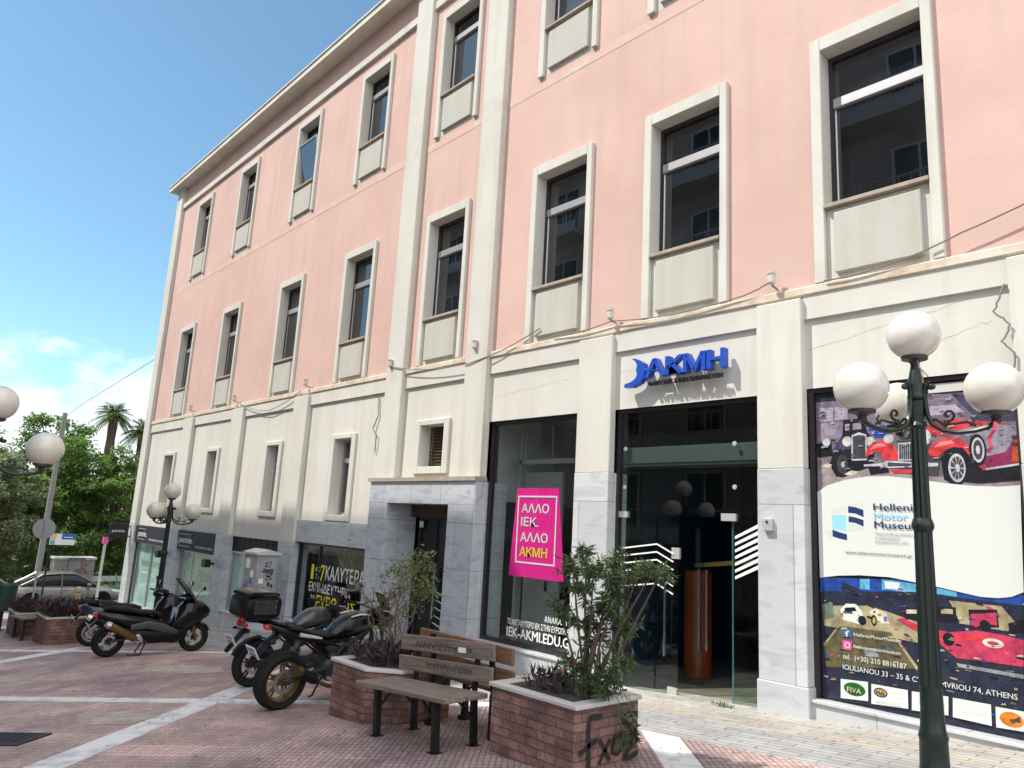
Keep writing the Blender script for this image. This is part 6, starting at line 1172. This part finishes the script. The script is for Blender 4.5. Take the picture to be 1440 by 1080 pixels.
# a person in a white shirt, seated on a low wall behind the saloon
t = thing('low_wall', 'low concrete park wall behind the parked saloon', 'wall', (-41.6, 6.0, zg(-41.5))); q = MB(); q.box(-41.95, 4.0, -3.4, -41.5, 8.9, -2.45); q.build('block', 'concrete_kerb', t, world=True, bevel=.02)
def person(x, y, zs):
    mat('skin', (.42, .24, .17), .55); mat('white_cloth', (.70, .71, .74), .8); mat('dark_trousers', (.04, .045, .06), .85); mat('hair', (.05, .025, .015), .6)
    # joints: name -> (point, radius); the sitter faces +y (to the right in the picture), leaning a little forward
    J = {'pelvis': ((0, 0, .10), .125), 'belly': ((0, .03, .28), .125), 'chest': ((0, .08, .48), .135), 'neck': ((0, .12, .62), .058), 'skull0': ((0, .15, .71), .075), 'skull1': ((0, .16, .80), .092), 'crown': ((0, .15, .87), .07)}
    E = [('pelvis', 'belly'), ('belly', 'chest'), ('chest', 'neck'), ('neck', 'skull0'), ('skull0', 'skull1'), ('skull1', 'crown')]
    for s, n in ((-1, 'l'), (1, 'r')):
        J[n + 'sh'] = ((s * .19, .09, .53), .062); J[n + 'el'] = ((s * .25, .20, .30), .044); J[n + 'wr'] = ((s * .17, .40, .24), .030); J[n + 'pm'] = ((s * .15, .47, .235), .030)
        J[n + 'hip'] = ((s * .10, .06, .08), .095); J[n + 'kn'] = ((s * .13, .48, .09), .062); J[n + 'ank'] = ((s * .13, .50, -.36), .042); J[n + 'toe'] = ((s * .14, .66, -.42), .036)
        E += [('chest', n + 'sh'), (n + 'sh', n + 'el'), (n + 'el', n + 'wr'), (n + 'wr', n + 'pm'), ('pelvis', n + 'hip'), (n + 'hip', n + 'kn'), (n + 'kn', n + 'ank'), (n + 'ank', n + 'toe')]
        for f in range(4): J[n + 'f%d' % f] = ((s * (.12 + .02 * f), .535 + (.008, .016, .012, 0)[f], .222), .0085); E.append((n + 'pm', n + 'f%d' % f))
        J[n + 'th'] = ((s * .11, .49, .25), .0095); E.append((n + 'pm', n + 'th'))
    names = list(J); me = bpy.data.meshes.new('person'); me.from_pydata([J[n][0] for n in names], [(names.index(a), names.index(b)) for a, b in E], []); o = bpy.data.objects.new('person', me); COL.objects.link(o)
    sk = o.modifiers.new('skin', 'SKIN'); sk.use_smooth_shade = True; o.modifiers.new('sub', 'SUBSURF').levels = 1
    for i, n in enumerate(names):
        v = me.skin_vertices[0].data[i]; v.radius = (J[n][1],) * 2; v.use_root = n == 'pelvis'
    dg = bpy.context.evaluated_depsgraph_get(); dg.update(); m2 = bpy.data.meshes.new_from_object(o.evaluated_get(dg)); bpy.data.objects.remove(o)
    body = bpy.data.objects.new('person', m2); COL.objects.link(body); m2.materials.clear()
    for k in ('skin', 'white_cloth', 'dark_trousers'): m2.materials.append(MATS[k])
    for p in m2.polygons:
        c = p.center; arm = abs(c.x) > .15 and c.z > .15
        p.material_index = 2 if c.z < .13 and not (c.y > .38 and c.z > .18) else 0 if c.z > .585 or (c.y > .36 and c.z > .18) else 1
        p.use_smooth = True
    body.location = (x, y, zs)
    tag(body, 'person in a white shirt seated behind the dark grey saloon', 'person')
    q = MB(); q.sphere((0, .145, .815), .104, 16, .98, 1.05, 1.0); q.v = [p for p in q.v]; h = q.build('hair', 'hair', body, smooth=True)
    hm = h.data
    import bmesh
    bm = bmesh.new(); bm.from_mesh(hm); bmesh.ops.delete(bm, geom=[f for f in bm.faces if f.calc_center_median().z < .80 and f.calc_center_median().y > .13 or f.calc_center_median().z < .74], context='FACES'); bm.to_mesh(hm); bm.free()
    q = MB()
    for s in (-1, 1): q.sphere((s * .035, .243, .80), .012, 8)
    q.build('eye', 'white_print', body); q = MB(); q.sphere((0, .258, .765), .016, 8, .8, 1, 1.3); q.sphere((0, .24, .725), .022, 8, 1.3, .5, .35)
    for s in (-1, 1): q.sphere((s * .093, .15, .775), .024, 8, .4, .8, 1.2)
    q.build('face', 'skin', body, smooth=True)
person(-41.72, 8.05, -2.52)

# ------------------------------------------------------------ trees of the park
leafmat('tree_leaf', (.19, .30, .065), (.10, .18, .04), .5, .5); leafmat('grey_tree_leaf', (.30, .33, .18), (.17, .20, .10), .55, .45); leafmat('light_tree_leaf', (.12, .18, .030), (.07, .12, .022), .5, .35); leafmat('palm_leaf', (.17, .24, .05), (.10, .16, .035), .45, .35)
mat('palm_bark', (.11, .075, .05), .95, var=.5, vscale=8, bump=.8, bscale=10)
def tree(x, y, h, rx, m, label, low=.25, nb=46, per=150, ls=.22, mul=1.35, rz=None, seed=1, group='trees of the park beyond the road'):
    rr = random.Random(seed); z0 = zg(x) + .05; t = thing('tree', label, 'tree', (x, y, z0), 0, group)
    q = MB(); q.tube([(x, y, z0 - .2), (x + rr.uniform(-.2, .2), y + rr.uniform(-.2, .2), z0 + h * .3), (x + rr.uniform(-.3, .3), y + rr.uniform(-.3, .3), z0 + h * .75)], [.24, .18, .06], 9)
    lf = MB(); cz = z0 + h * (low + 1) / 2; hz = h * (1 - low) / 2; rz_ = hz
    for b in range(int(nb * mul)):
        while True:
            v = Vector((rr.uniform(-1, 1), rr.uniform(-1, 1), rr.uniform(-1, 1)))
            if .25 < v.length < 1: break
        v = v * (1 / max(.62, v.length)) * rr.uniform(.55, 1.02); c = Vector((x + v.x * rx, y + v.y * rx, cz + v.z * rz_))
        if rr.random() < .5: q.tube([(x, y, z0 + h * rr.uniform(.25, .5)), Vector((x, y, cz)).lerp(c, .55) + Vector((0, 0, .1)), c], [.07, .045, .015], 5)
        cr = rr.uniform(.55, 1.0) * rx * .30; fl = rr.uniform(.45, .8)
        for _ in range(per):
            d = Vector((rr.gauss(0, 1), rr.gauss(0, 1), rr.gauss(0, 1))); d = d.normalized() * (rr.random() ** .45) * cr; p = c + Vector((d.x, d.y, d.z * fl))
            leaf(lf, p, Vector((rr.gauss(0, 1), rr.gauss(0, 1), rr.gauss(-.25, .6))), ls * rr.uniform(.6, 1.25), ls * rr.uniform(.35, .55), Vector((rr.gauss(0, .5), rr.gauss(0, .5), 1)))
    q.build('trunk', 'bark', t, world=True, smooth=True); lf.keepn = True; lf.build('crown', m, t, world=True)
tree(-47.0, 6.3, 7.6, 2.5, 'grey_tree_leaf', 'greyish olive-coloured tree at the left edge behind the round traffic sign', .06, 60, 200, .24, seed=3)
tree(-50.5, 9.4, 10.0, 3.2, 'tree_leaf', 'tallest deep green tree right behind the concrete utility pole', .10, 70, 190, .28, seed=5)
tree(-49.0, 12.9, 8.3, 2.7, 'tree_leaf', 'deep green tree close to the building corner below the palms', .04, 60, 190, .26, seed=8)
tree(-45.2, 9.6, 3.3, 1.2, 'light_tree_leaf', 'small bright yellow-green tree over the graffitied street cabinet', .35, 26, 110, .2, seed=9)
tree(-56, 5.2, 10.4, 3.6, 'tree_leaf', 'broad dark tree deep in the park behind the olive-coloured tree', .05, 60, 160, .32, seed=11)
tree(-57, 11.6, 9.8, 3.4, 'grey_tree_leaf', 'pale tree deep in the park between the two tall green trees', .05, 60, 160, .32, seed=17)
tree(-58, 16.0, 8.6, 3.3, 'tree_leaf', 'dark tree deep in the park behind the palm trunks', .05, 56, 160, .32, seed=12)
tree(-49, 1.0, 8.6, 3.1, 'grey_tree_leaf', 'greyish tree beyond the road left of the silver car', .06, 56, 150, .28, seed=14)
tree(-50, 18.6, 8.5, 3.0, 'tree_leaf', 'green tree beyond the road hidden behind the pink building', .1, 50, 120, .3, seed=15)
mb = MB()
for _ in range(5200):
    x = R_.uniform(-54, -44.4); y = R_.uniform(-1, 19); h = .45 + .5 * max(0, sin(x * 2.1) * cos(y * 1.7)); leaf(mb, Vector((x, y, zg(x) + .1 + R_.uniform(0, h))), Vector((R_.gauss(0, .7), R_.gauss(0, .7), R_.uniform(0, 1))), .22, .09)
for _ in range(7000):
    x = R_.uniform(-72, -62); y = R_.uniform(-6, 32); leaf(mb, Vector((x, y, zg(x) + R_.uniform(0, 5.5 + sin(y * .9)))), Vector((R_.gauss(0, .7), R_.gauss(0, .7), R_.uniform(-.3, 1))), .7, .35)
mb.keepn = True; tag(mb.build('undergrowth', 'light_tree_leaf'), 'low green undergrowth along the park edge', 'undergrowth', kind='stuff')
def palm(x, y, h, label, seed):
    rr = random.Random(seed); z0 = zg(x); t = thing('palm_tree', label, 'palm tree', (x, y, z0), 0, 'palms behind the park trees')
    q = MB(); n = 14; q.tube([(x + .25 * sin(i / n * 1.5), y, z0 + h * i / n) for i in range(n + 1)], [.24 - .06 * i / n + (.10 if i > n - 4 else 0) + (.03 if i % 2 else 0) for i in range(n + 1)], 10); q.build('trunk', 'palm_bark', t, world=True)
    lf = MB(); top = Vector((x + .25, y, z0 + h))
    for k in range(70):
        a = rr.uniform(0, 2 * pi); el = rr.uniform(-.35, 1.4); d = Vector((cos(a) * cos(el), sin(a) * cos(el), sin(el))); L = rr.uniform(1.25, 1.75); pts = []
        for i in range(9): u = i / 8; pts.append(top + d * L * u + Vector((0, 0, -.75 * u * u * (1.2 - .4 * sin(el)))))
        lf.tube(pts, [.022 - .002 * i for i in range(9)], 4)
        for i in range(1, 8):
            for s in (-1, 1):
                for w2 in (0, .5):
                    p = pts[i].lerp(pts[i + 1], w2); tg = (pts[i + 1] - pts[i]).normalized(); sd = tg.cross(Vector((0, 0, 1))).normalized() * s
                    leaf(lf, p, tg * .55 + sd + Vector((0, 0, -.25)), .50 * (1 - .35 * abs(i - 4) / 4), .05, Vector((0, 0, 1)))
    lf.keepn = True; lf.build('fronds', 'palm_leaf', t, world=True)
palm(-60, 14.55, 12.0, 'taller palm with a round crown rising above the park trees', 21); palm(-60, 16.7, 11.0, 'shorter palm close to the edge of the pink building', 22)
q = MB(); q.tube([(-41.8, 7.95, 5.5), (-37, 7.6, 5.75), (-33, 7.7, 6.15), (-28.3, 8.0, 6.83)], .012, 5); tag(q.build('overhead_wire', 'cable_grey'), 'thin overhead wire from the utility pole to the building corner', 'wire')
# fallen leaves and scraps on the paving
mb = MB()
for _ in range(420):
    cx_, cy_, sd = R_.choice(((-4.6, 5.5, .7), (-6.9, 4.5, .9), (-5.8, 3.6, .9), (-8, 3, 2.5), (-12, 3.5, 3), (-5, 6.8, 1.6)))
    x = R_.gauss(cx_, sd); y = min(7.8, max(.4, R_.gauss(cy_, sd * .7))); a = R_.uniform(0, 6.28); leaf(mb, Vector((x, y, zg(x) + .006)), Vector((cos(a), sin(a), R_.uniform(0, .15))), R_.uniform(.02, .07), R_.uniform(.01, .02), Vector((0, 0, 1)))
mb.keepn = True; tag(mb.build('fallen_leaves', leafmat('fallen_leaf', (.26, .17, .07), (.14, .10, .05), .7, .1)), 'dry fallen leaves scattered over the paving', 'leaves', kind='stuff')
# irregular beige patches laid just above the paving
PM = mat('beige_clinker', (.44, .37, .32), .85, var=.35, vscale=7, bump=.4, bscale=40)
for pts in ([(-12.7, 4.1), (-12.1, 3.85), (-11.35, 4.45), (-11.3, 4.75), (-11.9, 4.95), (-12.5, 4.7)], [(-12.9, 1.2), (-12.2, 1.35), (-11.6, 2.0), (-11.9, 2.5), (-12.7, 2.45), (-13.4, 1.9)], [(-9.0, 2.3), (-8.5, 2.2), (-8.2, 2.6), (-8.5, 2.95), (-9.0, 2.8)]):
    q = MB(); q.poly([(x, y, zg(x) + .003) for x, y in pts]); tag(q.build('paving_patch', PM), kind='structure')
# drain in the paving
t = thing('drain_grate', 'dark slotted drain grate set in the red paving at lower left', 'drain', (-8.3, 1.5, zg(-8.3)))
zz = zg(-8.35)
def gp(x, y, d): return (x, y, zg(x) + d)
q = MB(); M0 = Matrix.Translation(gp(-8.35, 1.42, 0)) @ Matrix.Rotation(math.atan(-.0744), 4, 'Y') @ Matrix.Rotation(radians(45), 4, 'Z'); q.m = M0
for k in range(12): q.box(-.40 + k * .068, -.2, .001, -.40 + k * .068 + .036, .2, .012)
q.box(-.44, -.24, .001, .44, -.2, .014); q.box(-.44, .2, .001, .44, .24, .014); q.box(-.44, -.2, .001, -.405, .2, .014); q.box(.405, -.2, .001, .44, .2, .014); q.build('grate', mat('cast_iron', (.035, .035, .037), .6, .4), t).location = -t.location
q = MB(); q.m = M0; q.box(-.43, -.23, -.02, .43, .23, .003); q.build('pit', 'grille_black', t).location = -t.location
# ------------------------------------------------------------ apartment blocks across the street, behind the camera: they shade the paving and stand in the window reflections
def block(label, x0, x1, y0, zt, zb, wallm, floors, nb, seed):
    rr = random.Random(seed); t = thing('apartment_building', label, 'building', ((x0 + x1) / 2, y0, zb), 0, 'apartment blocks across the street'); yb = y0 - 12
    q = MB(); q.box(x0, yb, zb, x1, y0, zt); q.box(x0, y0 - .25, zt, x1, y0, zt + .0); q.build('wall', wallm, t, world=True)
    fh = 3.05; win = None; shut = None; pitch = (x1 - x0) / nb
    for f in range(floors):
        zf = zt - .4 - (f + 1) * fh + .2
        q = MB(); q.box(x0 + .5, y0, zf - .16, x1 - .5, y0 + .95, zf); q.build('balcony', 'opp_slab', t, world=True)
        q = MB(); q.box(x0 + .5, y0 + .90, zf, x1 - .5, y0 + .94, zf + .35)
        for k in range(int((x1 - x0) * 3)): q.box(x0 + .5 + k / 3.0, y0 + .91, zf + .35, x0 + .53 + k / 3.0, y0 + .93, zf + .9)
        q.box(x0 + .5, y0 + .90, zf + .9, x1 - .5, y0 + .95, zf + .95); q.build('railing', 'opp_slab' if f % 2 else 'grey_aluminium', t, world=True)
        for b in range(nb):
            cx = x0 + (b + .5) * pitch
            if win is None:
                q = MB(); q.box(-.75, -.0, 0, -.68, .05, 2.2); q.box(.68, 0, 0, .75, .05, 2.2); q.box(-.68, 0, 2.13, .68, .05, 2.2); q.box(-.03, 0, 0, .03, .05, 2.13); win = q.build('window', 'pale_aluminium', t); q = MB(); q.box(-.68, .0, 0, .68, .02, 2.13); q.build('pane', 'opp_glass', win); o = win
            else: o = copy_tree(win, t)
            o.location = Vector((cx, y0 + .003, zf + .02)) - t.location
    return t
block('taller apartment block across the street at the left, behind the camera', -33.5, -18.5, -4.5, 22.6, -2.8, 'opp_wall', 7, 4, 1)
block('lower apartment block across the street, right behind the camera', -18.5, -5.0, -4.5, 16.8, -1.6, 'opp_wall_grey', 5, 4, 2)
a0 = None
for (x, z) in ((-7.2, 4.2), (-10.5, 7.3), (-6.4, 7.3), (-13.5, 10.3)):
    if a0 is None:
        a0 = t = thing('air_conditioner', '', 'air conditioner', (0, 0, 0), 0, 'air conditioners on the block behind the camera'); q = MB(); q.box(-.42, 0, 0, .42, .3, .6); q.build('case', 'camera_white', t, bevel=.02); q = MB(); q.lathe([(.001, .305), (.22, .31), (.24, .30)], (-.1, 0, .3), 'y', 20); q.build('fan_grille', 'grille_black', t)
    else: t = copy_tree(a0)
    t.location = (x, -4.5, z); t['label'] = 'air conditioner on the wall of the block behind the camera'
